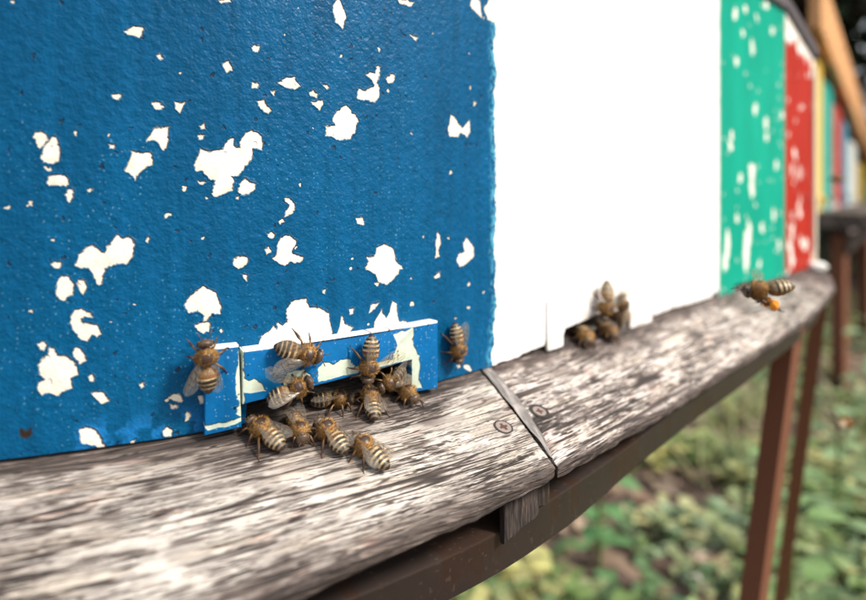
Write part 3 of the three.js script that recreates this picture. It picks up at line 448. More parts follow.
// ------------------------------------------------------------------ the second row, farther off
{
  const O = [916, 1420], U = [0.634, 0.773], M2 = (t, d, y) => [O[0] + U[0] * t + d * U[1], y, -(O[1] + U[1] * t - d * U[0])];
  const box2 = (t0, t1, d0, d1, y0, y1, uv, b = 2) => sweep(t0, t1, 4, () => rect(d0, d1, typeof y0 === 'number' ? y0 : 0, y1, b), uv || ((t, d, y) => [t / 200, (y + d) / 200]), 0.5, M2);
  const low = (t) => 393 - (t + 160) * 0.144; // underside of the sloping barge board
  const cols = [[-72, 40, [0.75, 0.48, 0.05], 'pale yellow'], [42, 256, [0.005, 0.34, 0.28], 'teal'], [258, 483, [0.45, 0.035, 0.02], 'dull red'], [485, 668, [0.02, 0.24, 0.36], 'grey blue'], [670, 998, [0.82, 0.82, 0.78], 'white'], [1000, 1430, [0.75, 0.5, 0.06], 'strong yellow'], [1432, 1800, [0.05, 0.28, 0.3], 'blue green']];
  cols.forEach(([a, b, c, nm], k) => {
    const g = thing('far_beehive', nm + ' hive front in the second row behind, ' + ['at the near end', 'next to the pale yellow one', 'between teal and grey blue', 'right of the dull red one', 'right of the grey blue one', 'beside the white one', 'at the far end'][k], 'beehive', 'hives of the second row');
    const tx = paintTex(128, 256, (u, v, o) => { const n = 0.8 + 0.4 * fbm(u * 6, v * 5 + k * 9, 3), ch = Math.max(sm(0.76, 0.8, fbm(u * 9 + k * 31, v * 16, 3)), sm(0.55, 0.7, fbm(u * 8 + k * 5, v * 8, 2)) * (1 - sm(0.03, 0.16, v))); for (let i = 0; i < 3; i++) o[i] = mix(c[i] * n, 0.75, ch * 0.8); o[3] = 0.6 - 0.4 * ch; });
    const top = low((a + b) / 2) - 6 - (b - a) * 0.072;
    put('front_panel', box2(a, b, -14, 0, 3, top, (t, d, y) => [(t - a) / (b - a), y / 400]), std(0xffffff, 0.5, { map: tx.map, bumpMap: tx.bump, bumpScale: 0.0006 }), g);
    put('body', box2(a + 1, b - 1, -300, -14.1, 3, top, null), std([0.2, 0.15, 0.1], 0.8), g);
    put('entrance_block', box2((a + b) / 2 - 35, (a + b) / 2 + 35, 0.2, 9, 24, 38, null, 1), std(c, 0.6), g);
    settle(g);
  });
  const tan = woodTex(512, 128, 900, 130, 9, { shift: 0.25, blot: 0.4, tint: [1.6, 0.98, 0.5] });
  const r = thing('shed_roof', 'sloping tan barge board and dark roof above the second row', 'roof');
  put('barge_board', sweep(-190, 1850, 12, (t) => rect(2, 24, low(t), low(t) + 126, 3), (t, d, y) => [t / 900, (y - low(t)) / 130 + d / 300], 0.5, M2), std([1, 0.95, 0.9], 0.7, { map: tan.map, bumpMap: tan.bump, bumpScale: 0.001 }), r);
  put('soffit', sweep(-188, 1840, 12, (t) => rect(-330, 1.8, low(t) - 2, low(t) + 16, 2), null, 0.5, M2), std([0.06, 0.05, 0.045], 0.9), r);
  put('roof_sheet', sweep(-188, 1840, 12, (t) => rect(-340, 1.8, low(t) + 90, low(t) + 102, 2), null, 0.5, M2), std([0.08, 0.075, 0.07], 0.8), r);
  settle(r);
  const sw = woodTex(512, 128, 900, 160, 11, { dirtShade: () => 0.45, blot: 1 });
  const sh = thing('far_landing_shelf', 'thick dark weathered shelf under the second row of hives', 'shelf');
  put('shelf', sweep(-120, 1840, 40, (t) => rect(-330, 112, -34 + 8 * noise(t * 0.03, 1), 2 + 3 * noise(t * 0.02, 4), 4), (t, d, y) => [t / 900, (d + y) / 160], 0.5, M2), std(0xffffff, 0.85, { map: sw.map, bumpMap: sw.bump, bumpScale: 0.002 }), sh);
  settle(sh);
  const s2 = thing('hive_stand', 'rusty upright angle legs and rail holding the second row', 'hive stand');
  put('rail', sweep(-100, 1800, 4, () => rect(60, 64, -86, -49, 1), null, 0.5, M2), railMat, s2);
  for (const [t, d] of [[-60, 60], [560, 66], [1250, 66], [-60, -290], [1250, -290]]) put('leg', barTo(angleGeo(32, 4, 100, 0.8), 100, M2(t, d, -48), M2(t, d, GROUND - 30), 2.4), legMat, s2);
  settle(s2);
}

// ------------------------------------------------------------------ ground, litter, weeds, stones
const gy = (x, z) => GROUND / 1000 + 0.05 * (fbm(x * 1.3 + 20, z * 1.3 + 20, 3) - 0.5) * sm(0.2, 1, Math.hypot(x, z)) + 0.012 * (noise(x * 9 + 50, z * 9 + 50) - 0.5);
{
  const t = paintTex(1024, 1024, (u, v, o) => { const x = u * 1.6, y = v * 1.6, n = fbm(x * 6, y * 6, 4), m = fbm(x * 40, y * 40, 3), lf = sm(0.6, 0.66, noise(x * 42 + 3 * n, y * 34 + 9)), k = 0.5 + 0.9 * m; o[0] = mix(0.07, 0.14, n) * k; o[1] = mix(0.05, 0.088, n) * k; o[2] = mix(0.04, 0.07, n) * k; o[0] = mix(o[0], 0.3 * k, lf * 0.6); o[1] = mix(o[1], 0.21 * k, lf * 0.6); o[2] = mix(o[2], 0.15 * k, lf * 0.6); o[3] = 0.5 * m + 0.3 * lf; });
  const N = 220, L = 1, g = grid(N, N, (i, j) => { const a = (i / N - 0.5) * 2, b = (j / N - 0.5) * 2, x = Math.sign(a) * (Math.abs(a) ** 3) * 60 + a * 5, z = Math.sign(b) * (Math.abs(b) ** 3) * 60 + b * 5; return [x, gy(x, z), z, x / 1.6, z / 1.6]; });
  g.setIndex([...g.index.array].reverse()); g.computeVertexNormals();
  const m = new THREE.Mesh(g, std(0xffffff, 0.95, { map: t.map, bumpMap: t.bump, bumpScale: 0.008 })); m.name = 'ground'; m.receiveShadow = true; m.userData = { kind: 'structure' }; scene.add(m);
}
function leafGeo(len, wid, fold = 0.2, curl = 0.25) { return grid(4, 2, (i, j) => { const t = i / 4, w = wid * Math.sin(Math.PI * Math.min(1, 0.08 + 0.92 * t ** 0.8)) * (j - 1); return [w, Math.abs(j - 1) * fold * Math.abs(w) - curl * len * t * t, len * t, j / 2, t]; }); }
const leafMat = (c) => new THREE.MeshPhysicalMaterial({ color: new THREE.Color().setRGB(...c), roughness: 0.6, transmission: 0.3, thickness: 0, side: THREE.DoubleSide });
function clump(n, len, wid, tilt, h) { const a = []; for (let k = 0; k < n; k++) { const s = rr(0.6, 1.15); a.push(leafGeo(len * s, wid * s).rotateX(-rr(tilt * 0.3, tilt)).translate(0, rr(0, h), 0.1 * len).rotateY(k * 2.4 + rr(-0.4, 0.4)).translate(rr(-0.25, 0.25) * len, 0, rr(-0.25, 0.25) * len)); } return mergeGeometries(a); }
function scatter(name, label, geo, mat, n, place, cols) {
  const m = new THREE.InstancedMesh(geo, mat, n), M = new THREE.Matrix4(), q = new THREE.Quaternion(), e = new THREE.Euler(), c = new THREE.Color(); m.name = name;
  for (let k = 0; k < n; k++) { const [x, y, z, s, tl] = place(k); e.set(rr(-tl, tl), rr(0, 6.3), rr(-tl, tl)); M.compose(new THREE.Vector3(x, y, z), q.setFromEuler(e), new THREE.Vector3(s, s, s)); m.setMatrixAt(k, M); const f = rr(0.6, 1.3), w = cols[Math.floor(rnd() * cols.length)]; m.setColorAt(k, c.setRGB(w[0] * f, w[1] * f, w[2] * f)); }
  m.castShadow = m.receiveShadow = true; m.userData = { label, category: name.replace(/_/g, ' '), kind: 'stuff' }; scene.add(m); return m;
}
const spot = (far, p = 1) => { const r = 0.35 + (far - 0.35) * Math.pow(rnd(), p), a = rr(-0.75, 1.25); return [Math.sin(a) * r + 0.1, -Math.cos(a) * r]; };
const patchy = (far, th, f, o, p) => { for (let k = 0; k < 40; k++) { const [x, z] = spot(far, p); if (fbm(x * f + o, z * f + o, 3) > th) return [x, z]; } return spot(far, p); };
scatter('leaf_litter', 'dry brown fallen leaves strewn over bare earth', leafGeo(0.034, 0.011, 0.5, 0.4).translate(0, 0, -0.017), leafMat([1, 1, 1]), 7000, () => { const [x, z] = patchy(5, 0.3, 3, 7, 1.3); return [x, gy(x, z) + 0.008, z, rr(0.5, 1.3), 0.6]; }, [[0.2, 0.12, 0.075], [0.42, 0.3, 0.2], [0.14, 0.085, 0.06], [0.4, 0.3, 0.22], [0.22, 0.16, 0.1]]);
scatter('ground_cover', 'low patchy green weeds covering the soil below the hives', clump(10, 0.024, 0.0095, 0.5, 0.03), leafMat([1, 1, 1]), 9000, () => { const [x, z] = patchy(5.5, 0.51, 3.6, 31, 1.3); return [x, gy(x, z) + 0.004, z, rr(0.6, 1.35), 0.25]; }, [[0.14, 0.22, 0.06], [0.34, 0.38, 0.15], [0.09, 0.16, 0.06], [0.46, 0.44, 0.17], [0.27, 0.33, 0.15]]);
scatter('low_weeds', 'small bright leaves sprouting among litter close below the rail', clump(7, 0.02, 0.009, 0.45, 0.02), leafMat([1, 1, 1]), 1100, () => { let x, z; for (let k = 0; k < 20; k++) { x = rr(0.05, 0.95); z = -rr(0.45, 1.7); if (fbm(x * 9 + 70, z * 9 + 70, 3) > 0.5) break; } return [x, gy(x, z) + 0.006, z, rr(0.6, 1.3), 0.3]; }, [[0.2, 0.3, 0.1], [0.36, 0.42, 0.2], [0.12, 0.22, 0.09], [0.48, 0.48, 0.24], [0.28, 0.38, 0.22]]);
scatter('grass', 'thin yellow green grass tufts among the weeds', (() => { const a = []; for (let k = 0; k < 9; k++) a.push(leafGeo(rr(0.06, 0.12), 0.0014, 0.2, 0.5).rotateX(-rr(0.8, 1.45)).rotateY(k * 2.4)); return mergeGeometries(a); })(), leafMat([1, 1, 1]), 1200, () => { const [x, z] = patchy(6, 0.5, 1.6, 3, 1.2); return [x, gy(x, z), z, rr(0.6, 1.3), 0.1]; }, [[0.3, 0.34, 0.1], [0.2, 0.28, 0.08], [0.36, 0.34, 0.16]]);
function weed(x, z, h, n, sz, c, label) {
  const g = thing('leafy_weed', label, 'weed'), st = [], lv = [], y0 = gy(x, z);
  for (let k = 0; k < n; k++) { const a = k * 2.4 + rr(-0.3, 0.3), t = (k + 0.5) / n, r = sz * rr(0.3, 1.1), hh = h * t; lv.push(leafGeo(sz * rr(0.7, 1.1), sz * 0.36).rotateX(-rr(-0.1, 0.5)).translate(0, 0, r * 0.6).rotateY(a).translate(0, hh, 0)); st.push(new THREE.CylinderGeometry(0.0011, 0.0014, r * 0.7, 5).rotateX(Math.PI / 2).translate(0, hh, r * 0.3).rotateY(a)); }
  st.push(new THREE.CylinderGeometry(0.0018, 0.003, h, 6).translate(0, h / 2, 0));
  const A = new THREE.Mesh(mergeGeometries(lv), leafMat(c)), B = new THREE.Mesh(mergeGeometries(st), std([0.12, 0.16, 0.05], 0.7)); A.name = 'foliage'; B.name = 'stem'; for (const m of [A, B]) m.castShadow = m.receiveShadow = true; g.add(A, B); g.position.set(x, y0, z); return g;
}
weed(0.335, -0.56, 0.2, 16, 0.036, [0.2, 0.34, 0.12], 'bright leafy weed at the foot of the rear stand leg');
weed(0.5, -0.74, 0.17, 15, 0.035, [0.22, 0.34, 0.16], 'pale green weed in the lower corner right of the rusty leg');
weed(0.2, -0.72, 0.13, 14, 0.036, [0.12, 0.28, 0.1], 'dark green weed standing under the rail nearest the blue hive');
weed(0.83, -1.12, 0.2, 18, 0.045, [0.24, 0.38, 0.2], 'tall pale weed below the flying orange bee');
weed(0.38, -0.98, 0.16, 16, 0.04, [0.14, 0.32, 0.13], 'bushy green weed beneath the rail behind the pale stones');
weed(0.93, -1.5, 0.22, 18, 0.05, [0.17, 0.3, 0.1], 'green weed hiding the foot of the far stand leg');
{
  const stone = (x, z, r, label) => { const g = thing('pale_stone', label, 'stone'), ic = new THREE.IcosahedronGeometry(1, 4), p = ic.attributes.position; for (let i = 0; i < p.count; i++) { const f = 0.85 + 0.35 * fbm(p.getX(i) * 1.1 + x * 50, p.getY(i) * 1.1 + p.getZ(i) + 5, 3); p.setXYZ(i, p.getX(i) * f * r * 1.25, p.getY(i) * f * r * 0.55, p.getZ(i) * f * r); } const m = new THREE.Mesh(mergeVertices(ic), std([0.42, 0.39, 0.34], 0.85)); m.geometry.computeVertexNormals(); m.name = 'stone'; m.castShadow = m.receiveShadow = true; g.add(m); g.position.set(x, gy(x, z) + r * 0.3, z); };
  stone(0.298, -0.69, 0.0105, 'pale flat stone lying nearest below the rail'); stone(0.345, -0.745, 0.01, 'pale stone just behind the nearest one among weeds'); stone(0.545, -1.16, 0.013, 'pale stone farther back left of the rusty leg');
}
// ------------------------------------------------------------------ trees behind
{
  const bark = std([0.07, 0.055, 0.042], 0.95);
  const limb = (pts, r0, r1) => { const c = new THREE.CatmullRomCurve3(pts.map((p) => new THREE.Vector3(...p))), g = new THREE.TubeGeometry(c, 10, 1, 7), p = g.attributes.position, n = 8; for (let i = 0; i <= 10; i++) { const o = c.getPoint(i / 10), r = mix(r0, r1, i / 10); for (let j = 0; j < n; j++) { const k = i * n + j; p.setXYZ(k, o.x + (p.getX(k) - o.x) * r, o.y + (p.getY(k) - o.y) * r, o.z + (p.getZ(k) - o.z) * r); } } g.computeVertexNormals(); return g; };
  const kinds = [0, 1].map((kd) => {
    const tr = [limb([[0, -0.2, 0], [0.05, 1.2, 0], [-0.05, 2.4, 0.05], [0.1, 3.8, 0]], 0.13, 0.03)], lv = [], cl = [];
    for (let k = 0; k < 11; k++) { const a = k * 2.4, h = 0.9 + k * 0.26, l = rr(0.7, 1.3) * (1 - k * 0.04), e = [Math.cos(a) * l, h + rr(0.2, 0.7), Math.sin(a) * l]; tr.push(limb([[0, h, 0], [e[0] * 0.5, h + 0.2, e[2] * 0.5], e], 0.04, 0.012)); cl.push(e, [e[0] * 0.55, e[1] + 0.1, e[2] * 0.55]); }
    cl.push([0, 4.1, 0], [0.2, 0.7, 0.3], [-0.4, 0.5, -0.2]);
    const base = leafGeo(0.11, 0.036, 0.2, 0.3).toNonIndexed();
    for (const [x, y, z] of cl) for (let k = 0; k < 150; k++) { const r = 0.62 * Math.cbrt(rnd()), a = rr(0, 6.3), b = Math.acos(rr(-1, 1)); lv.push(base.clone().rotateX(rr(-1, 1)).rotateY(rr(0, 6.3)).translate(x + r * Math.sin(b) * Math.cos(a), y + 0.75 * r * Math.cos(b), z + r * Math.sin(b) * Math.sin(a))); }
    return [mergeGeometries(tr), mergeGeometries(lv), leafMat(kd ? [0.06, 0.115, 0.04] : [0.04, 0.085, 0.035])];
  });
  const spots = [[2.6, -3.4, 1, 0], [3.3, -3.0, 1.1, 1], [3.9, -4.0, 1.2, 0], [3.0, -4.6, 1.25, 1], [4.6, -3.3, 1.1, 0], [4.2, -5.2, 1.35, 1], [1.6, -4.8, 1.2, 0], [0.2, -5.2, 1.2, 1], [-1.6, -4.8, 1.2, 0], [5.4, -4.6, 1.3, 0], [5.6, -1.6, 1.2, 1], [-3.6, -3.6, 1.2, 1]];
  const say = ['nearest dark tree above the shed roof', 'tree at the corner right of the shed roof', 'deep green tree behind the first tree', 'tree standing behind the end of the hives', 'dark tree at the far right edge', 'tall tree farthest back on the right', 'tree hidden behind the near hives', 'tree straight behind the white hive', 'tree behind the blue hive', 'rear tree past the right edge', 'lone tree out to the right', 'lone tree out to the left'];
  spots.forEach(([x, z, s, k], i) => { const g = thing('tree', 'leafy ' + say[i], 'tree', 'trees behind the hives'); [['trunk', kinds[k][0], bark], ['crown', kinds[k][1], kinds[k][2]]].forEach(([n, ge, m]) => { const o = new THREE.Mesh(ge, m); o.name = n; o.castShadow = o.receiveShadow = true; g.add(o); }); g.position.set(x, gy(x, z), z); g.scale.setScalar(s); g.rotation.y = i * 1.7; });
}

// ------------------------------------------------------------------ honey bees
const beeMat = std(0xffffff, 0.42, { vertexColors: true }), hairMat = std(0xffffff, 0.75, { vertexColors: true }), eyeMat = std([0.018, 0.012, 0.01], 0.18), pollenMat = std([0.8, 0.28, 0.015], 0.8);
const wingTex = paintTex(256, 128, (u, v, o) => { // veins on a clear membrane
  const L = [[0, 0.05, 1, 0.12], [0, 0.1, 0.85, 0.3], [0.05, 0.2, 0.75, 0.75], [0.1, 0.3, 0.55, 0.95], [0.3, 0.12, 0.42, 0.5], [0.5, 0.14, 0.62, 0.5], [0.68, 0.16, 0.74, 0.7], [0.42, 0.5, 0.62, 0.5], [0.3, 0.3, 0.45, 0.72], [0.55, 0.5, 0.6, 0.85]];
  let d = 9; for (const [a, b, c, e] of L) { const t = clamp(((u - a) * (c - a) * 4 + (v - b) * (e - b)) / ((c - a) ** 2 * 4 + (e - b) ** 2)), x = (u - a - t * (c - a)) * 2, y = v - b - t * (e - b); d = Math.min(d, Math.hypot(x, y)); }
  const k = 1 - sm(0.008, 0.024, d), n = 0.92 + 0.1 * noise(u * 20, v * 10); o[0] = mix(0.93 * n, 0.34, k); o[1] = mix(0.88 * n, 0.24, k); o[2] = mix(0.8 * n, 0.15, k); o[3] = 0.5 + 0.5 * k + 0.12 * noise(u * 14, v * 6); });
const wingMat = new THREE.MeshPhysicalMaterial({ color: 0xffffff, map: wingTex.map, bumpMap: wingTex.bump, bumpScale: 0.0001, roughness: 0.18, transmission: 0.93, thickness: 0, ior: 1.28, side: THREE.DoubleSide });
const CREAM = [0.7, 0.55, 0.33], DARK = [0.018, 0.011, 0.008], AMBER = [0.2, 0.085, 0.025];
const profA = lut([[-8.3, 0], [-8.2, 0.3], [-7.9, 0.75], [-7.4, 1.2], [-6.6, 1.7], [-5.6, 2.1], [-4.6, 2.3], [-3.6, 2.25], [-2.8, 1.95], [-2.2, 1.4], [-1.9, 0.75], [-1.65, 0.6], [-1.4, 1.2], [-1, 1.75], [-0.4, 2.1], [0.4, 2.2], [1.1, 2.05], [1.7, 1.5], [2.05, 0.8], [2.3, 0.7], [2.5, 1.3], [2.8, 1.6], [3.3, 1.72], [3.7, 1.5], [4.05, 1.0], [4.2, 0.5], [4.25, 0]]);
const SEG = [-1.9, -2.9, -4.15, -5.3, -6.35, -7.3, -8.3];
function makeBee(o) {
  const g = thing('honey_bee', o.label, 'bee', o.group || 'honey bees at the hive entrances'), H = 2.95, sd = o.sd || 1, k0 = o.tone ?? 1;
  seed = 1000 + sd * 77;
  const bend = o.bend ?? 0.12, yaw = o.yaw ?? 0, nod = o.nod ?? 0.15;
  const pos = (x, a, rad) => { // a: 0 = top, going round
    let ry = rad, rz = rad; if (x < -1.65) { ry *= 0.86; } else if (x > 2.2) { ry *= 1.02; rz *= 1.08; }
    let p = new THREE.Vector3(x, Math.cos(a) * ry, Math.sin(a) * rz);
    if (x < -1.65) { p.y += 0.05; p.sub(new THREE.Vector3(-1.65, 0, 0)).applyEuler(new THREE.Euler(0, yaw, bend * sm(-1.65, -4, x) + bend * 0.5)).add(new THREE.Vector3(-1.65, 0, 0)); }
    if (x > 2.2) { p.y -= 0.35; p.x -= 0.25 * Math.cos(a) * -0.6; p.sub(new THREE.Vector3(2.2, 0, 0)).applyEuler(new THREE.Euler(0, o.look || 0, -nod)).add(new THREE.Vector3(2.2, 0, 0)); }
    p.y += H; return p; };
  const tone = (x, a) => { // colours of the coat
    const top = Math.cos(a), jig = 0.12 * (noise(x * 4 + sd * 9, a * 5) - 0.5); let c;
    if (x < -1.7) { let n = 0; while (n < 5 && x < SEG[n + 1]) n++; const q = (SEG[n] - x) / (SEG[n] - SEG[n + 1]) + jig;
      const w = o.band ?? 0.35, band = n === 0 ? 0.25 : (1 - sm(w - 0.08, w + 0.06, q)) * (n > 4 ? 0.2 : n === 1 ? 0.25 + 0.5 * hsh(sd, 3) : 0.7 + 0.3 * hsh(sd, n)), base = n < 2 ? [0, 1, 2].map((i) => mix(DARK[i], AMBER[i], o.amber ?? 0.55)) : DARK;
      c = [0, 1, 2].map((i) => mix(base[i], CREAM[i] * k0, band * (0.75 + 0.5 * noise(x * 3 + sd, a * 3)) * (top > -0.2 ? 1 : 0.45))); const rim = sm(0.9, 0.99, q) * 0.35; c = c.map((v, i) => mix(v, AMBER[i], rim)); if (top < -0.2) c = c.map((v, i) => mix(v, AMBER[i], 0.5));
    } else if (x < 2.1) { const disc = top > 0.55 && x > -0.9 && x < 1.3 ? sm(0.7, 0.86, top) : 0; c = [0, 1, 2].map((i) => mix([0.32, 0.17, 0.055][i], [0.05, 0.026, 0.018][i], disc)); }
    else { c = [0.07, 0.042, 0.028]; const f = sm(3.2, 4, x); c = c.map((v, i) => mix(v, [0.16, 0.1, 0.05][i], f * (top < 0.3 ? 1 : 0.2))); }
    return c; };
  const P = [], C = [], I = []; const addGeo = (vs, cs, is) => { const b = P.length / 3; vs.forEach((v) => P.push(v.x, v.y, v.z)); cs.forEach((c) => C.push(...c)); is.forEach((i) => I.push(i + b)); };
  { const nx = 112, na = 26, vs = [], cs = [], is = [];
    for (let i = 0; i <= nx; i++) { const t = i / nx, x = mix(-8.3, 4.25, t); let r = profA(x);
      if (x < -1.9) { let n = 0; while (n < 5 && x < SEG[n + 1]) n++; const q = (SEG[n] - x) / (SEG[n] - SEG[n + 1]); r *= 0.965 + 0.05 * q; }
      for (let j = 0; j < na; j++) { const a = j / na * Math.PI * 2; vs.push(pos(x, a, r)); cs.push(tone(x, a)); } }
    for (let i = 0; i < nx; i++) for (let j = 0; j < na; j++) { const a = i * na + j, b = i * na + (j + 1) % na; is.push(a, b, a + na, b, b + na, a + na); }
    addGeo(vs, cs, is); }
  const tube = (pts, rad, col) => { const vs = [], cs = [], is = [], m = 6; const n = pts.length;
    pts.forEach((p, i) => { const t = pts[Math.min(n - 1, i + 1)].clone().sub(pts[Math.max(0, i - 1)]).normalize(), u = new THREE.Vector3(0.31, 0.87, 0.38).cross(t).normalize(), w = t.clone().cross(u); for (let j = 0; j < m; j++) { const a = j / m * 6.2832; vs.push(p.clone().addScaledVector(u, Math.cos(a) * rad[i]).addScaledVector(w, Math.sin(a) * rad[i])); cs.push(col[i]); } });
    for (let i = 0; i < n - 1; i++) for (let j = 0; j < m; j++) { const a = i * m + j, b = i * m + (j + 1) % m; is.push(a, b, a + m, b, b + m, a + m); }
    for (let j = 1; j < m - 1; j++) is.push((n - 1) * m, (n - 1) * m + j, (n - 1) * m + j + 1); addGeo(vs, cs, is); };
  const X = (x, y, z) => new THREE.Vector3(x, y, z), B1 = [0.1, 0.05, 0.02], B2 = [0.05, 0.024, 0.012], B3 = [0.2, 0.1, 0.035];
  const feet = []; // legs, two joints each, feet on the surface (or hanging in flight)
  for (const z of [-1, 1]) [[1.3, 3.5, 2.7, 1], [0.3, 0.5, 4.3, 1.05], [-0.7, -4.3, 3.9, 1.35]].forEach(([cx, fx, fz, w], k) => {
    const hip = X(cx, H - 1.35, z * 0.75), fl = o.fly; let foot = fl ? X(cx - 1.5 - k, -0.6 - 0.7 * k, z * (1.2 + 0.3 * k)) : X(fx + rr(-0.9, 0.9), 0.12, z * (fz + rr(-0.6, 0.6)));
    const knee = hip.clone().lerp(foot, 0.45).add(X(fl ? 0.8 : 0, fl ? 0.2 : 1.35 + rr(0, 0.4), z * (fl ? 0.7 : 0.35))), ank = knee.clone().lerp(foot, 0.72).add(X(0, 0.25, 0)), toe = foot.clone().add(X(k === 0 ? 0.7 : k === 2 ? -0.8 : -0.2, 0, z * 0.5)); if (!fl) toe.y = 0.1;
    const path = [hip, hip.clone().lerp(knee, 0.5).add(X(0, 0.1, 0)), knee, knee.clone().lerp(ank, 0.6), ank, foot, foot.clone().lerp(toe, 0.5), toe];
    tube(path, [0.3, 0.34, 0.24, 0.31 * w, 0.24 * w, 0.17, 0.13, 0.1], [B1, B1, B3, B2, B2, B1, B2, B2]); feet.push(knee.clone().lerp(ank, 0.55)); });
  for (const z of [-1, 1]) { // antennae
    const b = pos(3.9, 0, 0.4).add(X(0.1, -0.1, z * 0.25)), e = b.clone().add(X(0.6, 0.55, z * 0.65)), t = e.clone().add(X(1.2 + rr(-0.2, 0.3), -0.55 + rr(-0.4, 0.3), z * (0.7 + rr(-0.2, 0.3))));
    tube([b, e, e.clone().lerp(t, 0.5), t], [0.11, 0.1, 0.12, 0.11], [B2, B2, B2, B2]); }
  const bg = new THREE.BufferGeometry(); bg.setAttribute('position', new THREE.Float32BufferAttribute(P, 3)); bg.setAttribute('color', new THREE.Float32BufferAttribute(C, 3)); bg.setIndex(I); bg.computeVertexNormals(); put('body', bg, beeMat, g);
  for (const z of [-1, 1]) { const e = new THREE.SphereGeometry(1, 14, 10).scale(0.5, 1.0, 0.45); const c = pos(3.15, 0, 0); e.rotateZ(-nod + 0.25).translate(c.x, c.y + 0.1, c.z + z * 1.5); put('eye', e, eyeMat, g); }
  // coat: fine hairs on thorax, head and the pale abdomen bands
  { const hp = [], hc = [], hn = []; const hair = (p, n, l, w, c) => { const s = X(rr(-1, 1), rr(-1, 1), rr(-1, 1)).cross(n).normalize().multiplyScalar(w), t = p.clone().addScaledVector(n, l); for (const q of [p.clone().add(s), p.clone().sub(s), t]) hp.push(q.x, q.y, q.z); const f = rr(0.7, 1.25); for (let i = 0; i < 3; i++) { hc.push(c[0] * f, c[1] * f, c[2] * f); hn.push(n.x, n.y, n.z); } };
    const on = (x, a, l, w, c, back) => { const p = pos(x, a, profA(x) * 0.97), q = pos(x, a, profA(x) * 1.2), n = q.sub(p).normalize(); n.add(X(rr(-0.5, 0.5) - back, rr(-0.35, 0.35), rr(-0.5, 0.5))).normalize(); hair(p, n, l, w, c); };
    for (let k = 0; k < 2000; k++) { const x = rr(-1.55, 2.1), a = rr(0, 6.2832); if (Math.cos(a) > 0.8 && x > -0.6 && x < 1.05) continue; on(x, a, rr(0.6, 1.1), 0.05, [0.58 * k0, 0.34 * k0, 0.115 * k0], 0.1); }
    for (let k = 0; k < 320; k++) on(rr(2.4, 4), rr(0, 6.2832), rr(0.25, 0.55), 0.035, [0.5, 0.36, 0.18], -0.1);
    for (let k = 0; k < 520; k++) { const n = 1 + Math.floor(rnd() * 4), q = rr(0.02, 0.4), x = mix(SEG[n], SEG[n + 1], q); on(x, rr(-1.9, 1.9), rr(0.22, 0.42), 0.035, CREAM, 1.3); }
    for (let k = 0; k < 260; k++) on(rr(-2.9, -1.8), rr(-1.6, 1.6), rr(0.4, 0.7), 0.04, [0.5, 0.32, 0.12], 0.4);
    const hg = new THREE.BufferGeometry(); hg.setAttribute('position', new THREE.Float32BufferAttribute(hp, 3)); hg.setAttribute('normal', new THREE.Float32BufferAttribute(hn, 3)); hg.setAttribute('color', new THREE.Float32BufferAttribute(hc, 3)); put('hair', hg, hairMat, g); }
  // wings
  const fore = [lut([[0, 0], [0.2, 0.25], [0.5, 0.5], [0.8, 0.45], [0.93, 0.1], [1, -0.8]]), lut([[0, -0.35], [0.2, -1.1], [0.4, -2.2], [0.6, -2.9], [0.8, -2.75], [0.93, -2.1], [1, -1.2]]), 8.6];
  const hind = [lut([[0, 0], [0.3, 0.2], [0.7, 0.15], [0.93, -0.2], [1, -0.7]]), lut([[0, -0.3], [0.2, -1], [0.5, -1.75], [0.8, -1.6], [0.93, -1.2], [1, -0.9]]), 6.4];
  for (const z of [-1, 1]) for (const [nm, w, hx, drop, ex] of [['forewing', fore, 0.5, 0, 0], ['hindwing', hind, -0.5, -0.28, 0.16]]) {
    const sp = (z > 0 ? o.spreadR : o.spreadL) ?? o.spread ?? 0.3, liftA = o.lift ?? 0.02, cup = o.cup ?? 0.28;
    const a = sp + ex * 0.6, len = X(-Math.cos(a), liftA - 0.05 * ex, z * Math.sin(a)), ch = X(Math.sin(a) * (1), o.roll ?? 0.22, z * Math.cos(a)).normalize();
    const hinge = X(hx, H + 1.45 + drop, z * 1.5), m = 12, n = 6;
    const wg = grid(m, n, (i, j) => { const t = i / m, v = mix(w[0](t), w[1](t), j / n), q = hinge.clone().addScaledVector(len, t * w[2]).addScaledVector(ch, v); q.y += cup * Math.sin(t * 3.1) * (0.4 + 0.6 * Math.sin(j / n * 3.14)) + 0.08 * Math.sin(j * 1.9) * t; return [q.x, q.y, q.z, t, j / n]; });
    put(nm, wg, wingMat, g); }
  if (o.pollen) for (const k of [2, 5]) { const ic = new THREE.IcosahedronGeometry(1, 3), p = ic.attributes.position; for (let i = 0; i < p.count; i++) { const f = 0.85 + 0.3 * noise(p.getX(i) * 2 + 5, p.getY(i) * 2 + p.getZ(i)); p.setXYZ(i, p.getX(i) * f * 1.1, p.getY(i) * f * 1.5, p.getZ(i) * f * 0.9); } ic.computeVertexNormals(); const f = feet[k]; ic.translate(f.x, f.y, f.z + Math.sign(f.z) * 0.4); put('pollen_load', ic, pollenMat, g); }
  // place: head and tail points on a surface, up away from it
  const F = o.head.clone().sub(o.tail), up = o.up.clone(); F.addScaledVector(up, -F.dot(up) + (o.pitch || 0) * F.length()).normalize(); if (o.rollA) up.applyAxisAngle(F, o.rollA);
  const right = F.clone().cross(up).normalize(), u2 = right.clone().cross(F), k = (o.k || 1) * 0.94;
  const mid = o.head.clone().add(o.tail).multiplyScalar(0.5).addScaledVector(F, 1.9 * k);
  g.quaternion.setFromRotationMatrix(new THREE.Matrix4().makeBasis(F, u2, right)); g.position.copy(mid).multiplyScalar(0.001); g.scale.setScalar(k);
  return g;
}
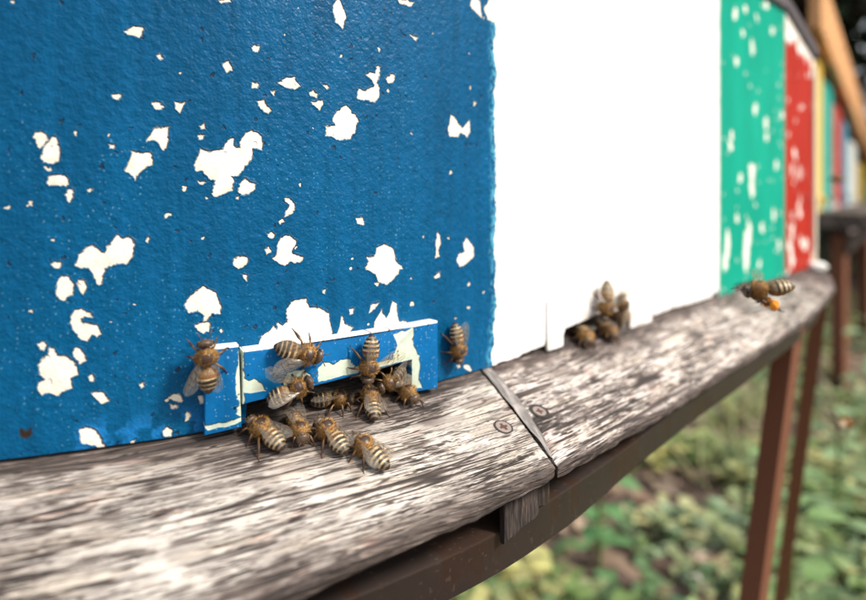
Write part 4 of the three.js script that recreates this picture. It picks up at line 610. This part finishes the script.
const onBoard = (h, t, o) => makeBee({ head: boardAt(...h).p, tail: boardAt(...t).p, up: boardAt((h[0] + t[0]) / 2, (h[1] + t[1]) / 2).n, ...o });
const onWall = (h, t, off, o) => { const a = head((h[0] + t[0]) / 2); return makeBee({ head: V(W(h[0], off, h[1])), tail: V(W(t[0], off, t[1])), up: new THREE.Vector3(Math.sin(a), 0, Math.cos(a)), ...o }); };
onWall([37.2, 23.3], [38, 10.9], 3.4, { sd: 1, label: 'bee climbing head up on the upright blue plank', amber: 0.9, tone: 0.8, band: 0.25, spreadL: 0.5, spreadR: 0.16, lift: -0.08, bend: 0.05 });
onWall([62.4, 15.6], [51.2, 19.6], 4, { sd: 2, label: 'bee lying across the top bar of the entrance, head right', spreadR: 0.55, spreadL: 0.1, bend: 0.15, amber: 0.5 });
onWall([60, 9.6], [51, 6.6], 3.6, { rollA: -0.4, sd: 3, label: 'bee with raised pale wings in the slot mouth, left end', spreadL: 0.85, spreadR: 0.08, lift: 0.3, pitch: 0.1, amber: 0.6, k: 0.95 });
onBoard([47.0, 0.9], [52, 10.6], { sd: 4, label: 'leftmost bee on the plank, banded tail towards the viewer', spread: 0.2, band: 0.42 });
onBoard([56.3, 11.2], [56.8, -0.2], { sd: 5, label: 'bee facing out of the slot with folded upright wings', spread: 0.12, lift: 0.06, tone: 0.9, amber: 0.8, k: 0.92 });
onBoard([71.8, 0.8], [62.5, -1.5], { sd: 6, label: 'dark bee sideways in the middle of the entrance slot', spread: 0.25, tone: 0.7, amber: 0.2, band: 0.2, k: 0.95 });
onBoard([60.8, 4.6], [64, 17], { sd: 7, label: 'bee on the plank with one shining white wing', spreadR: 0.1, spreadL: 0.2, lift: 0, cup: 0.15, roll: 0.5 });
onBoard([66.2, 12], [70.2, 23.3], { sd: 8, label: 'bee farthest out on the plank with broad pale stripes', spread: 0.12, spreadL: 0.5, lift: 0.02, band: 0.42, tone: 1.1, amber: 0.1 });
onBoard([78.2, -2.6], [74.2, 9.2], { sd: 9, label: 'bee entering the slot head first with short banded tail', spread: 0.16, band: 0.42 });
onWall([73.6, 7.6], [75, 19], 4, { sd: 10, label: 'bee hanging head down on the top bar of the entrance', spreadR: 0.1, spreadL: 1.15, lift: 0.2, amber: 0.4, band: 0.4, bend: 0.05 });
onWall([78.6, 4.4], [87.0, 7.6], 1.2, { sd: 11, label: 'dark bee half inside the slot beside the right post', tone: 0.6, amber: 0.1, band: 0.15, spread: 0.3, pitch: 0.1, k: 0.85 });
onBoard([87.4, 6.7], [86.6, -4.6], { sd: 12, label: 'bee walking out beside the right post of the entrance', spread: 0.22, amber: 0.6, tone: 1.05 });
onWall([106, 5.6], [104.9, 17.2], 0.1, { sd: 13, label: 'bee alone on the blue front right of the entrance block', spreadL: 0.22, spreadR: 0.1, amber: 0.6, band: 0.36 });
onBoard([168, 4.2], [176, -4], { sd: 14, label: 'pale bee at the ragged foot of the white front', tone: 1.2, spread: 0.4, k: 1.15, group: 'bees at the white hive' });
onWall([180, 7.5], [183.5, 20], 1, { sd: 15, label: 'upper bee clinging to the white front, head down', tone: 0.9, spreadR: 0.9, spreadL: 0.6, lift: 0.35, k: 1.3, amber: 0.9, group: 'bees at the white hive' });
onWall([193.5, 14.5], [194, 2.5], 1, { sd: 16, label: 'bee on the white front just right of the upper one', tone: 0.7, amber: 0.4, spread: 0.2, k: 1.15, group: 'bees at the white hive' });
onBoard([183, 6.5], [189, -5], { sd: 17, label: 'dark bee crouching in the white hive entrance below the others', tone: 0.7, amber: 0.5, spread: 0.15, k: 1.15, group: 'bees at the white hive' });
const inAir = (x, y, z, yawA, o) => { const c = new THREE.Vector3(x, y, -z), f = new THREE.Vector3(Math.cos(yawA), o.tiltF || 0, -Math.sin(yawA)).normalize(), k = o.k || 1; makeBee({ head: c.clone().addScaledVector(f, 6 * k), tail: c.clone().addScaledVector(f, -6 * k), up: new THREE.Vector3(0, 1, 0), fly: true, group: 'bees in flight', spread: 1.35, lift: 0.3, roll: 0.1, cup: 0.2, ...o }); };
inAir(67, 32.2, 120, Math.PI - 0.15, { sd: 18, k: 0.86, label: 'bee in flight carrying orange pollen before the green front', pollen: true, tone: 1.15, band: 0.42, amber: 0.05, tiltF: 0.1, bend: -0.1 });
inAir(226, -77, 330, 0.5, { sd: 19, k: 1.3, label: 'orange looking bee in flight over the weeds at the right edge', tone: 1.2, amber: 1, band: 0.42, tiltF: 0.1 });
inAir(270, 60, 400, 2.9, { sd: 20, k: 0.85, label: 'small bee in flight before the second row of hives', tone: 0.9, amber: 0.8, tiltF: -0.2 });

renderer.render(scene, camera);
